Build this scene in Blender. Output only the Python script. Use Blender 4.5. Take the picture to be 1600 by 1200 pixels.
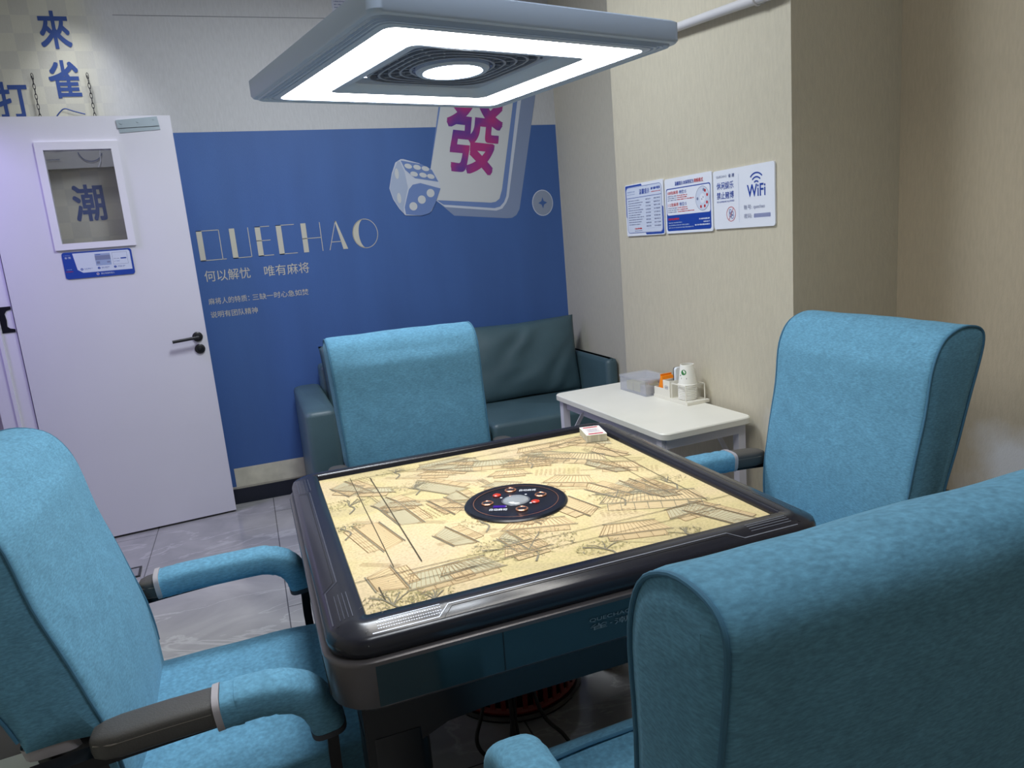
import bpy, bmesh, math, random
from mathutils import Vector, Matrix, noise
for o in list(bpy.data.objects): bpy.data.objects.remove(o)
random.seed(7)
SC = bpy.context.scene
C = SC.collection
PI = math.pi

# ---------------------------------------------------------------- camera, world, exposure
cam_d = bpy.data.cameras.new('camera'); cam = bpy.data.objects.new('camera', cam_d); C.objects.link(cam)
cam_d.sensor_width = 36.0; cam_d.lens = 1138.5/1600*36; cam_d.clip_start = 0.02; cam_d.clip_end = 60
R_ = Vector((0.93485969, -0.3447432, -0.08479087)); U_ = Vector((0.14661661, 0.15739224, 0.97659165)); F_ = Vector((0.3233279, 0.92540792, -0.19768474))
mw = Matrix.Identity(4)
for i in range(3):
    mw[i][0] = R_[i]; mw[i][1] = U_[i]; mw[i][2] = -F_[i]
mw[0][3], mw[1][3], mw[2][3] = -0.52994, -1.56692, 1.37853
cam.matrix_world = mw
SC.camera = cam
world = bpy.data.worlds.new('world'); SC.world = world; world.use_nodes = True
world.node_tree.nodes['Background'].inputs[0].default_value = (0.8, 0.85, 1.0, 1)
world.node_tree.nodes['Background'].inputs[1].default_value = 0.05
SC.view_settings.view_transform = 'Standard'; SC.view_settings.look = 'None'
SC.view_settings.exposure = 0.46; SC.view_settings.gamma = 1.0; SC.view_settings.use_curve_mapping = False

def area_light(name, loc, size, energy, color, rot=(0, 0, 0), sy=None):
    d = bpy.data.lights.new(name, 'AREA'); d.energy = energy; d.color = color; d.size = size
    if sy: d.shape = 'RECTANGLE'; d.size_y = sy
    o = bpy.data.objects.new(name, d); C.objects.link(o); o.location = loc; o.rotation_euler = rot
    return o
LAMP_L = 12.0        # emission of the lamp's light ring
SPOT_L = 30.0        # emission of the lamp's central spot
PANEL_W = 28.0       # the ceiling panel and, scaled down, the added fill panel, W
area_light('ceiling_panel_glow', (-0.15, 1.20, 2.855), 0.56, PANEL_W, (0.86, 0.93, 1.0))
area_light('ceiling_panel_glow', (-0.1, -1.0, 2.855), 0.56, PANEL_W*0.32, (0.92, 0.96, 1.0))  # added fill light, lifts the ambient level on the camera side
_sd = bpy.data.lights.new('downlight_glow', 'SPOT'); _sd.energy = 22; _sd.color = (0.92, 0.95, 1.0); _sd.spot_size = math.radians(75); _sd.spot_blend = 0.9; _sd.shadow_soft_size = 0.05
_so = bpy.data.objects.new('downlight_glow', _sd); C.objects.link(_so); _so.location = (-1.15, 2.56, 2.87)
area_light('corridor_strip_glow', (-2.25, 2.0, 2.3), 0.5, 12, (0.50, 0.42, 1.0), (0, -0.5, 0))

# ---------------------------------------------------------------- materials
MATS = {}
def srgb(c):
    return tuple(((v/255)/12.92 if v/255 <= 0.04045 else ((v/255+0.055)/1.055)**2.4) for v in c)
def mat(name, rgb, rough=0.6, metal=0.0, spec=None, noise_amt=0.0, noise_scale=8.0, bump=0.0, bump_scale=200.0, coat=0.0, stretch=None, rgb2=None, emit=0.0, sheen=0.0):
    if name in MATS: return MATS[name]
    m = bpy.data.materials.new(name); m.use_nodes = True
    nt = m.node_tree; b = nt.nodes['Principled BSDF']
    col = srgb(rgb)
    b.inputs['Base Color'].default_value = (*col, 1); b.inputs['Roughness'].default_value = rough; b.inputs['Metallic'].default_value = metal
    if spec is not None: b.inputs['Specular IOR Level'].default_value = spec
    if coat: b.inputs['Coat Weight'].default_value = coat; b.inputs['Coat Roughness'].default_value = 0.1
    if sheen: b.inputs['Sheen Weight'].default_value = sheen; b.inputs['Sheen Roughness'].default_value = 0.5
    if emit: b.inputs['Emission Color'].default_value = (*col, 1); b.inputs['Emission Strength'].default_value = emit
    tc = nt.nodes.new('ShaderNodeTexCoord'); mp = nt.nodes.new('ShaderNodeMapping')
    nt.links.new(tc.outputs['Object'], mp.inputs[0])
    if stretch: mp.inputs['Scale'].default_value = stretch
    if noise_amt:
        n = nt.nodes.new('ShaderNodeTexNoise'); n.inputs['Scale'].default_value = noise_scale; n.inputs['Detail'].default_value = 5
        nt.links.new(mp.outputs[0], n.inputs[0])
        r = nt.nodes.new('ShaderNodeValToRGB'); r.color_ramp.elements[0].position = 0.3; r.color_ramp.elements[1].position = 0.7
        c2 = srgb(rgb2) if rgb2 else None
        lo = tuple(v*(1-noise_amt) for v in col) if not c2 else col
        hi = tuple(min(1, v*(1+noise_amt)) for v in col) if not c2 else c2
        r.color_ramp.elements[0].color = (*lo, 1); r.color_ramp.elements[1].color = (*hi, 1)
        nt.links.new(n.outputs[0], r.inputs[0]); nt.links.new(r.outputs[0], b.inputs['Base Color'])
    if bump:
        n2 = nt.nodes.new('ShaderNodeTexNoise'); n2.inputs['Scale'].default_value = bump_scale; n2.inputs['Detail'].default_value = 3
        nt.links.new(mp.outputs[0], n2.inputs[0])
        bp = nt.nodes.new('ShaderNodeBump'); bp.inputs['Strength'].default_value = bump; bp.inputs['Distance'].default_value = 0.004
        nt.links.new(n2.outputs[0], bp.inputs['Height']); nt.links.new(bp.outputs[0], b.inputs['Normal'])
    MATS[name] = m
    return m

def nodes_of(m): return m.node_tree, m.node_tree.nodes['Principled BSDF']
def mix_patches(m, patches, rgb, amt=0.8):
    """worn patches of another colour at given object-space centres (x, y, z, radius)"""
    nt, b = nodes_of(m)
    src = b.inputs['Base Color'].links[0].from_socket if b.inputs['Base Color'].links else None
    tc = nt.nodes.new('ShaderNodeTexCoord')
    nz = nt.nodes.new('ShaderNodeTexNoise'); nz.inputs['Scale'].default_value = 6; nz.inputs['Detail'].default_value = 5
    nt.links.new(tc.outputs['Object'], nz.inputs[0])
    last = src
    for (x, y, z, r) in patches:
        d = nt.nodes.new('ShaderNodeVectorMath'); d.operation = 'DISTANCE'; d.inputs[1].default_value = (x, y, z)
        nt.links.new(tc.outputs['Object'], d.inputs[0])
        a = nt.nodes.new('ShaderNodeMath'); a.operation = 'MULTIPLY_ADD'; a.inputs[1].default_value = 0.35; 
        nt.links.new(nz.outputs[0], a.inputs[0]); nt.links.new(d.outputs['Value'], a.inputs[2])
        mr = nt.nodes.new('ShaderNodeMapRange'); mr.inputs['From Min'].default_value = r+0.22; mr.inputs['From Max'].default_value = r+0.06
        mr.inputs['To Min'].default_value = 0; mr.inputs['To Max'].default_value = amt
        nt.links.new(a.outputs[0], mr.inputs['Value'])
        mx = nt.nodes.new('ShaderNodeMixRGB'); nt.links.new(mr.outputs[0], mx.inputs[0])
        nt.links.new(last, mx.inputs[1]); mx.inputs[2].default_value = (*srgb(rgb), 1)
        last = mx.outputs[0]
    nt.links.new(last, b.inputs['Base Color'])

def wall_linen(name, rgb, amt=0.05):
    m = mat(name, rgb, 0.75, noise_amt=amt, noise_scale=40, bump=0.25, bump_scale=160, stretch=(3, 3, 0.6))
    return m
WALL = wall_linen('linen_wallpaper', (196, 190, 175))
WALLR = wall_linen('linen_wallpaper_right', (188, 174, 150))
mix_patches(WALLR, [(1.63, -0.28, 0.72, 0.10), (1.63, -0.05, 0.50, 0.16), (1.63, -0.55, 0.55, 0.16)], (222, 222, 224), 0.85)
WALLP = wall_linen('linen_wallpaper_pillar', (196, 188, 168))
mix_patches(WALLP, [(1.18, 0.50, 0.62, 0.06)], (225, 222, 215), 0.8)

def checker_wall():
    m = wall_linen('back_wallpaper', (192, 192, 194))
    nt, b = nodes_of(m)
    src = b.inputs['Base Color'].links[0].from_socket
    tc = nt.nodes.new('ShaderNodeTexCoord'); ck = nt.nodes.new('ShaderNodeTexChecker'); ck.inputs['Scale'].default_value = 1/0.082
    ck.inputs[1].default_value = (0.55, 0.53, 0.42, 1); ck.inputs[2].default_value = (0.47, 0.455, 0.38, 1)
    nt.links.new(tc.outputs['Object'], ck.inputs[0])
    sp = nt.nodes.new('ShaderNodeSeparateXYZ'); nt.links.new(tc.outputs['Object'], sp.inputs[0])
    mr = nt.nodes.new('ShaderNodeMapRange'); mr.inputs['From Min'].default_value = -0.98; mr.inputs['From Max'].default_value = -1.12; mr.inputs['To Max'].default_value = 0.75
    nt.links.new(sp.outputs[0], mr.inputs['Value'])
    mx = nt.nodes.new('ShaderNodeMixRGB'); nt.links.new(mr.outputs[0], mx.inputs[0]); nt.links.new(src, mx.inputs[1]); nt.links.new(ck.outputs[0], mx.inputs[2])
    nt.links.new(mx.outputs[0], b.inputs['Base Color'])
    return m
WALLB = checker_wall()

def floor_mat():
    m = bpy.data.materials.new('grey_marble_tile'); m.use_nodes = True; nt, b = nodes_of(m)
    tc = nt.nodes.new('ShaderNodeTexCoord'); mp = nt.nodes.new('ShaderNodeMapping')
    mp.inputs['Location'].default_value = (0.555, -1.915, 0); nt.links.new(tc.outputs['Object'], mp.inputs[0])
    br = nt.nodes.new('ShaderNodeTexBrick'); br.offset = 0.5; br.inputs['Scale'].default_value = 1
    br.inputs['Brick Width'].default_value = 1.2; br.inputs['Row Height'].default_value = 0.6; br.inputs['Mortar Size'].default_value = 0.0025
    br.inputs['Color1'].default_value = (1, 1, 1, 1); br.inputs['Color2'].default_value = (0.90, 0.90, 0.92, 1); br.inputs['Mortar'].default_value = (0.32, 0.32, 0.33, 1)
    mp2 = nt.nodes.new('ShaderNodeMapping'); mp2.inputs['Rotation'].default_value = (0, 0, PI/2); nt.links.new(mp.outputs[0], mp2.inputs[0]); nt.links.new(mp2.outputs[0], br.inputs[0])
    n1 = nt.nodes.new('ShaderNodeTexNoise'); n1.inputs['Scale'].default_value = 2.2; n1.inputs['Detail'].default_value = 8; n1.inputs['Distortion'].default_value = 1.4
    nt.links.new(tc.outputs['Object'], n1.inputs[0])
    r1 = nt.nodes.new('ShaderNodeValToRGB'); e = r1.color_ramp.elements; e[0].position = 0.3; e[0].color = (*srgb((138, 137, 138)), 1); e[1].position = 0.7; e[1].color = (*srgb((172, 170, 168)), 1)
    nt.links.new(n1.outputs[0], r1.inputs[0])
    mpv = nt.nodes.new('ShaderNodeMapping'); mpv.inputs['Rotation'].default_value = (0, 0, 0.7); mpv.inputs['Scale'].default_value = (1, 2.6, 1); nt.links.new(tc.outputs['Object'], mpv.inputs[0])
    n2 = nt.nodes.new('ShaderNodeTexNoise'); n2.inputs['Scale'].default_value = 1.3; n2.inputs['Detail'].default_value = 6; n2.inputs['Roughness'].default_value = 0.55; n2.inputs['Distortion'].default_value = 1.0
    nt.links.new(mpv.outputs[0], n2.inputs[0])
    r2 = nt.nodes.new('ShaderNodeValToRGB'); r2.color_ramp.elements[0].position = 0.485; r2.color_ramp.elements[0].color = (0, 0, 0, 1); r2.color_ramp.elements[1].position = 0.515; r2.color_ramp.elements[1].color = (0, 0, 0, 1)
    ne = r2.color_ramp.elements.new(0.5); ne.color = (0.30, 0.30, 0.30, 1)
    nt.links.new(n2.outputs[0], r2.inputs[0])
    mx = nt.nodes.new('ShaderNodeMixRGB'); nt.links.new(r2.outputs[0], mx.inputs[0]); nt.links.new(r1.outputs[0], mx.inputs[1]); mx.inputs[2].default_value = (*srgb((215, 214, 212)), 1)
    mu = nt.nodes.new('ShaderNodeMixRGB'); mu.blend_type = 'MULTIPLY'; mu.inputs[0].default_value = 1; nt.links.new(mx.outputs[0], mu.inputs[1]); nt.links.new(br.outputs[0], mu.inputs[2])
    nt.links.new(mu.outputs[0], b.inputs['Base Color']); b.inputs['Roughness'].default_value = 0.16
    return m
FLOOR = floor_mat()

def fabric(name, rgb, var=0.11):
    """brushed chair fabric: soft clouded nap and a fine weave"""
    m = bpy.data.materials.new(name); m.use_nodes = True; nt, b = nodes_of(m)
    tc = nt.nodes.new('ShaderNodeTexCoord')
    n1 = nt.nodes.new('ShaderNodeTexNoise'); n1.inputs['Scale'].default_value = 22; n1.inputs['Detail'].default_value = 9; n1.inputs['Roughness'].default_value = 0.78; n1.inputs['Distortion'].default_value = 0.5
    nt.links.new(tc.outputs['Object'], n1.inputs[0])
    c = srgb(rgb)
    r = nt.nodes.new('ShaderNodeValToRGB'); e = r.color_ramp.elements
    e[0].position = 0.34; e[0].color = (*[v*(1-var) for v in c], 1); e[1].position = 0.66; e[1].color = (*[min(1, v*(1+var)) for v in c], 1)
    nt.links.new(n1.outputs[0], r.inputs[0])
    mp = nt.nodes.new('ShaderNodeMapping'); mp.inputs['Scale'].default_value = (1.0, 1.0, 3.5); nt.links.new(tc.outputs['Object'], mp.inputs[0])
    n2 = nt.nodes.new('ShaderNodeTexNoise'); n2.inputs['Scale'].default_value = 110; n2.inputs['Detail'].default_value = 3; nt.links.new(mp.outputs[0], n2.inputs[0])
    r2 = nt.nodes.new('ShaderNodeValToRGB'); r2.color_ramp.elements[0].position = 0.3; r2.color_ramp.elements[0].color = (0.80, 0.80, 0.80, 1); r2.color_ramp.elements[1].position = 0.75; r2.color_ramp.elements[1].color = (1.2, 1.2, 1.2, 1)
    nt.links.new(n2.outputs[0], r2.inputs[0])
    mu = nt.nodes.new('ShaderNodeMixRGB'); mu.blend_type = 'MULTIPLY'; mu.inputs[0].default_value = 1; nt.links.new(r.outputs[0], mu.inputs[1]); nt.links.new(r2.outputs[0], mu.inputs[2])
    nt.links.new(mu.outputs[0], b.inputs['Base Color']); b.inputs['Roughness'].default_value = 0.9; b.inputs['Specular IOR Level'].default_value = 0.2
    b.inputs['Sheen Weight'].default_value = 0.25; b.inputs['Sheen Roughness'].default_value = 0.45; b.inputs['Sheen Tint'].default_value = (*srgb((170, 215, 235)), 1)
    n3 = nt.nodes.new('ShaderNodeTexNoise'); n3.inputs['Scale'].default_value = 9; n3.inputs['Detail'].default_value = 4; nt.links.new(tc.outputs['Object'], n3.inputs[0])
    ad = nt.nodes.new('ShaderNodeMath'); ad.operation = 'MULTIPLY_ADD'; ad.inputs[1].default_value = 0.06; nt.links.new(n2.outputs[0], ad.inputs[0]); nt.links.new(n3.outputs[0], ad.inputs[2])
    bp = nt.nodes.new('ShaderNodeBump'); bp.inputs['Strength'].default_value = 0.5; bp.inputs['Distance'].default_value = 0.006
    nt.links.new(ad.outputs[0], bp.inputs['Height']); nt.links.new(bp.outputs[0], b.inputs['Normal'])
    return m
FAB = fabric('blue_brushed_fabric', (98, 150, 178))
PIPE_FAB = mat('blue_piping', (66, 114, 142), 0.85)
HEM = mat('grey_hem_band', (165, 160, 165), 0.7)
BLK = mat('black_plastic', (24, 25, 30), 0.32)
RIM = mat('black_gloss_rim', (32, 33, 42), 0.22, noise_amt=0.15, noise_scale=3)
CHAR = mat('charcoal_arm_pad', (70, 68, 66), 0.5, bump=0.15, bump_scale=300)
CHARS = mat('pad_stitch', (110, 104, 96), 0.6)
STEEL = mat('black_steel', (20, 20, 24), 0.35, metal=0.3)
SKIRT = mat('grey_metallic_skirt', (92, 88, 90), 0.3, metal=0.35)
TEALG = mat('teal_gloss_panel', (38, 62, 70), 0.12, metal=0.2)
SILV = mat('silver_inlay', (190, 195, 205), 0.25, metal=0.9)
GROOVE = mat('groove_dark', (10, 10, 13), 0.5)
SOFA = mat('teal_leatherette', (66, 90, 98), 0.45, noise_amt=0.1, noise_scale=5, bump=0.15, bump_scale=120)
SOFAD = mat('sofa_dark_base', (30, 38, 42), 0.7)
WHITE = mat('white_laminate', (230, 227, 216), 0.4, noise_amt=0.03, noise_scale=6)
WMETAL = mat('white_painted_metal', (214, 212, 222), 0.4)
DOORW = mat('white_door_paint', (214, 212, 222), 0.42, noise_amt=0.015, noise_scale=3)
FRAMEW = mat('white_frame_paint', (222, 220, 228), 0.4)
BLUE = mat('mural_blue', (62, 97, 158), 0.6, noise_amt=0.06, noise_scale=2, bump=0.2, bump_scale=160, stretch=(3, 3, 0.6))
CREAM = mat('mural_cream', (196, 192, 178), 0.65)
INK = mat('blue_ink', (44, 72, 136), 0.6)
NAVY = mat('sign_navy', (28, 66, 158), 0.35)
SIGNW = mat('sign_white', (226, 229, 238), 0.3)
RED = mat('sign_red', (190, 45, 50), 0.45)
GREYT = mat('sign_grey', (120, 128, 160), 0.45)
PALEB = mat('sign_pale_blue', (150, 165, 200), 0.45)
SIGNPALE = mat('sign_pale', (205, 212, 228), 0.4)
TILEW = mat('print_tile_white', (200, 202, 204), 0.6)
TILEG = mat('print_tile_grey', (128, 142, 172), 0.6)
TILEB = mat('print_tile_blue', (105, 130, 182), 0.6)
TILEL = mat('print_tile_line', (196, 202, 216), 0.6)
COIN = mat('print_coin', (140, 150, 170), 0.6)
LAMPW = mat('lamp_white_plastic', (180, 197, 222), 0.4)
LAMPG = mat('lamp_grille_grey', (140, 150, 170), 0.45)
PIPEW = mat('pipe_white', (205, 203, 206), 0.4)
BASEB = mat('black_skirting', (26, 30, 44), 0.3)
MINT = mat('mint_white_laminate', (214, 226, 216), 0.4)
ORANGE = mat('orange_foil', (245, 140, 20), 0.45)
GREEN = mat('green_print', (50, 125, 65), 0.5)
CREAMP = mat('cream_plastic', (232, 228, 215), 0.4)
CUPW = mat('paper_cup_white', (238, 236, 228), 0.6)
REDP = mat('red_plastic', (120, 34, 26), 0.4)
CABLE = mat('black_cable', (14, 14, 16), 0.5)
CARDW = mat('card_pack_white', (240, 238, 230), 0.4)
CARDE = mat('card_edges', (205, 202, 185), 0.6, noise_amt=0.25, noise_scale=160, stretch=(1, 1, 0.02))
CARDR = mat('card_pack_red', (215, 45, 75), 0.45)

def purple_mat():
    m = mat('print_tile_purple', (140, 50, 130), 0.6)
    nt, b = nodes_of(m); tc = nt.nodes.new('ShaderNodeTexCoord'); n = nt.nodes.new('ShaderNodeTexNoise'); n.inputs['Scale'].default_value = 6
    nt.links.new(tc.outputs['Object'], n.inputs[0]); r = nt.nodes.new('ShaderNodeValToRGB')
    r.color_ramp.elements[0].position = 0.35; r.color_ramp.elements[0].color = (*srgb((82, 50, 140)), 1); r.color_ramp.elements[1].position = 0.65; r.color_ramp.elements[1].color = (*srgb((170, 48, 120)), 1)
    nt.links.new(n.outputs[0], r.inputs[0]); nt.links.new(r.outputs[0], b.inputs['Base Color'])
    return m
PURPLE = purple_mat()

def felt_mat():
    m = bpy.data.materials.new('printed_playing_mat'); m.use_nodes = True; nt, b = nodes_of(m)
    tc = nt.nodes.new('ShaderNodeTexCoord')
    n1 = nt.nodes.new('ShaderNodeTexNoise'); n1.inputs['Scale'].default_value = 5; n1.inputs['Detail'].default_value = 6; n1.inputs['Distortion'].default_value = 0.6; nt.links.new(tc.outputs['Object'], n1.inputs[0])
    r1 = nt.nodes.new('ShaderNodeValToRGB'); e = r1.color_ramp.elements
    e[0].position = 0.33; e[0].color = (*srgb((202, 186, 144)), 1); e[1].position = 0.68; e[1].color = (*srgb((216, 195, 160)), 1)
    x = e.new(0.5); x.color = (*srgb((218, 199, 154)), 1); y = e.new(0.42); y.color = (*srgb((212, 196, 146)), 1)
    nt.links.new(n1.outputs[0], r1.inputs[0])
    n2 = nt.nodes.new('ShaderNodeTexNoise'); n2.inputs['Scale'].default_value = 170; n2.inputs['Detail'].default_value = 2; nt.links.new(tc.outputs['Object'], n2.inputs[0])
    r2 = nt.nodes.new('ShaderNodeValToRGB'); r2.color_ramp.elements[0].position = 0.3; r2.color_ramp.elements[0].color = (0.82, 0.82, 0.8, 1); r2.color_ramp.elements[1].position = 0.6; r2.color_ramp.elements[1].color = (1, 1, 1, 1)
    nt.links.new(n2.outputs[0], r2.inputs[0])
    mu = nt.nodes.new('ShaderNodeMixRGB'); mu.blend_type = 'MULTIPLY'; mu.inputs[0].default_value = 1; nt.links.new(r1.outputs[0], mu.inputs[1]); nt.links.new(r2.outputs[0], mu.inputs[2])
    nt.links.new(mu.outputs[0], b.inputs['Base Color']); b.inputs['Roughness'].default_value = 0.85; b.inputs['Specular IOR Level'].default_value = 0.2
    return m
FELT = felt_mat()
FL_BROWN = mat('mat_line_brown', (166, 140, 104), 0.9)
FL_GREY = mat('mat_line_grey', (132, 126, 108), 0.9)
FL_PINK = mat('mat_patch_sand', (220, 196, 152), 0.9)
FL_ASH = mat('mat_patch_ash', (196, 188, 156), 0.9)
FL_OLIVE = mat('mat_line_olive', (156, 148, 100), 0.9)

def emis(name, rgb, s):
    m = bpy.data.materials.new(name); m.use_nodes = True; nt = m.node_tree; nt.nodes.remove(nt.nodes['Principled BSDF'])
    e = nt.nodes.new('ShaderNodeEmission'); e.inputs[0].default_value = (*srgb(rgb), 1); e.inputs[1].default_value = s
    nt.links.new(e.outputs[0], nt.nodes['Material Output'].inputs[0]); return m
LIGHT = emis('lamp_light_ring', (255, 252, 246), LAMP_L)
SPOT = emis('lamp_spot_light', (240, 247, 255), SPOT_L)
PANEL = emis('ceiling_panel_diffuser', (240, 247, 255), 3.0)
SCREEN = emis('console_screen', (95, 60, 200), 0.5)

def glass_mat(name, tint, gloss=0.12, alpha=0.75, rough=0.02):
    m = bpy.data.materials.new(name); m.use_nodes = True; nt = m.node_tree; nt.nodes.remove(nt.nodes['Principled BSDF'])
    t = nt.nodes.new('ShaderNodeBsdfTransparent'); t.inputs[0].default_value = (*srgb(tint), 1)
    g = nt.nodes.new('ShaderNodeBsdfGlossy'); g.inputs['Roughness'].default_value = rough
    mx = nt.nodes.new('ShaderNodeMixShader'); mx.inputs[0].default_value = gloss
    nt.links.new(t.outputs[0], mx.inputs[1]); nt.links.new(g.outputs[0], mx.inputs[2]); nt.links.new(mx.outputs[0], nt.nodes['Material Output'].inputs[0])
    return m
GLASS = glass_mat('door_glass', (250, 250, 252), 0.10)
CLEARP = glass_mat('clear_plastic', (245, 246, 250), 0.10, rough=0.15)
_nt = CLEARP.node_tree; _d = _nt.nodes.new('ShaderNodeBsdfDiffuse'); _d.inputs[0].default_value = (0.75, 0.76, 0.8, 1); _m = _nt.nodes.new('ShaderNodeMixShader'); _m.inputs[0].default_value = 0.28
_src = _nt.nodes['Material Output'].inputs[0].links[0].from_socket; _nt.links.new(_src, _m.inputs[1]); _nt.links.new(_d.outputs[0], _m.inputs[2]); _nt.links.new(_m.outputs[0], _nt.nodes['Material Output'].inputs[0])
DOME = glass_mat('dice_dome', (205, 210, 215), 0.25, rough=0.1)

# ---------------------------------------------------------------- helpers
def obj(name, bm, m, parent=None, smooth=False, bevel=0.0, segs=2, label=None):
    bmesh.ops.remove_doubles(bm, verts=bm.verts, dist=1e-6) if False else None
    if bevel:
        es = [e for e in bm.edges if len(e.link_faces) == 2 and e.calc_face_angle(0) > 0.6]
        bmesh.ops.bevel(bm, geom=es, offset=bevel, segments=segs, affect='EDGES', profile=0.5, clamp_overlap=True)
    bmesh.ops.recalc_face_normals(bm, faces=bm.faces)
    me = bpy.data.meshes.new(name); bm.to_mesh(me); bm.free()
    for mm in (m if isinstance(m, (list, tuple)) else [m]): me.materials.append(mm)
    if smooth:
        for p in me.polygons: p.use_smooth = True
        me.set_sharp_from_angle(angle=math.radians(smooth if smooth > 1 else 40))
    o = bpy.data.objects.new(name, me); C.objects.link(o)
    if parent: o.parent = parent
    if label: o['label'] = label
    return o
def tag(o, label, cat, group=None):
    o['label'] = label; o['category'] = cat
    if group: o['group'] = group
    return o
def struct(o): o['kind'] = 'structure'; return o
def thing(name, label, cat, loc=(0, 0, 0), rz=0, group=None):
    o = bpy.data.objects.new(name, None); C.objects.link(o); o.empty_display_size = 0.05
    o.location = loc; o.rotation_euler = (0, 0, rz)
    return tag(o, label, cat, group)
def dup(root, loc, rz, label, group=None):
    r = root.copy(); C.objects.link(r); r.location = loc; r.rotation_euler = (0, 0, rz); r['label'] = label
    if group: r['group'] = group
    for ch in list(root.children):
        c = ch.copy(); C.objects.link(c); c.parent = r
        for g in list(ch.children):
            d = g.copy(); C.objects.link(d); d.parent = c
    return r

def box(bm, x0, x1, y0, y1, z0, z1, mi=0):
    v = [bm.verts.new((x, y, z)) for x in (x0, x1) for y in (y0, y1) for z in (z0, z1)]
    for f in ((0, 1, 3, 2), (4, 6, 7, 5), (0, 4, 5, 1), (2, 3, 7, 6), (0, 2, 6, 4), (1, 5, 7, 3)):
        fc = bm.faces.new([v[i] for i in f]); fc.material_index = mi
    return v
def obox(bm, a, b, w, h, up=Vector((0, 0, 1))):
    """a bar of section w x h from a to b"""
    a = Vector(a); b = Vector(b); d = (b-a).normalized()
    s = d.cross(up)
    s = s.normalized() if s.length > 1e-5 else Vector((1, 0, 0)); u = s.cross(d)
    q = [[p+s*i*w/2+u*j*h/2 for i, j in ((-1, -1), (1, -1), (1, 1), (-1, 1))] for p in (a, b)]
    vs = [[bm.verts.new(p) for p in r] for r in q]
    for k in range(4): bm.faces.new([vs[0][k], vs[0][(k+1) % 4], vs[1][(k+1) % 4], vs[1][k]])
    bm.faces.new(vs[0][::-1]); bm.faces.new(vs[1])
def loft(bm, rings, cap=True, close=False, mi=0):
    vs = [[bm.verts.new(p) for p in r] for r in rings]; n = len(rings[0]); L = len(vs)
    for i in range(L if close else L-1):
        for k in range(n):
            f = bm.faces.new([vs[i][k], vs[i][(k+1) % n], vs[(i+1) % L][(k+1) % n], vs[(i+1) % L][k]]); f.material_index = mi
    if cap and not close:
        bm.faces.new(vs[0][::-1]).material_index = mi; bm.faces.new(vs[-1]).material_index = mi
    return vs
def smooth_path(pts, n=6):
    P = [Vector(p) for p in pts]; out = []
    for i in range(len(P)-1):
        p0 = P[max(0, i-1)]; p1 = P[i]; p2 = P[i+1]; p3 = P[min(len(P)-1, i+2)]
        for k in range(n):
            t = k/n
            out.append(0.5*((2*p1)+(p2-p0)*t+(2*p0-5*p1+4*p2-p3)*t*t+(3*p1-p0-3*p2+p3)*t**3))
    out.append(P[-1]); return out
def tube(bm, pts, r, n=8, cap=True, close=False, ry=None, upv=None):
    P = [Vector(p) for p in pts]; rings = []; L = len(P); s = None
    for i, p in enumerate(P):
        if close: d = P[(i+1) % L]-P[i-1]
        else: d = P[min(i+1, L-1)]-P[max(i-1, 0)]
        d.normalize()
        if upv is not None:
            s = d.cross(Vector(upv)).normalized()
        elif s is None:
            s = d.cross(Vector((0, 0, 1)));
            s = s.normalized() if s.length > 1e-4 else Vector((1, 0, 0))
        else:
            s = (s-d*s.dot(d)).normalized()
        u = s.cross(d)
        rr = r[i] if isinstance(r, (list, tuple)) else r
        r2 = (ry[i] if isinstance(ry, (list, tuple)) else ry) if ry else rr
        rings.append([p+s*rr*math.cos(2*PI*k/n)+u*r2*math.sin(2*PI*k/n) for k in range(n)])
    loft(bm, rings, cap, close)
def lathe(bm, prof, n=32, cx=0, cy=0, cap=True):
    loft(bm, [[(cx+r*math.cos(2*PI*k/n), cy+r*math.sin(2*PI*k/n), z) for k in range(n)] for r, z in prof], cap)
def rrect(x0, y0, x1, y1, r, n=6):
    o = []
    for cx, cy, a in ((x1-r, y1-r, 0), (x0+r, y1-r, PI/2), (x0+r, y0+r, PI), (x1-r, y0+r, 1.5*PI)):
        for k in range(n+1): o.append((cx+r*math.cos(a+PI/2*k/n), cy+r*math.sin(a+PI/2*k/n)))
    return o
def plate(bm, pts, z0, z1):
    loft(bm, [[(x, y, z0) for x, y in pts], [(x, y, z1) for x, y in pts]])

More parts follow.
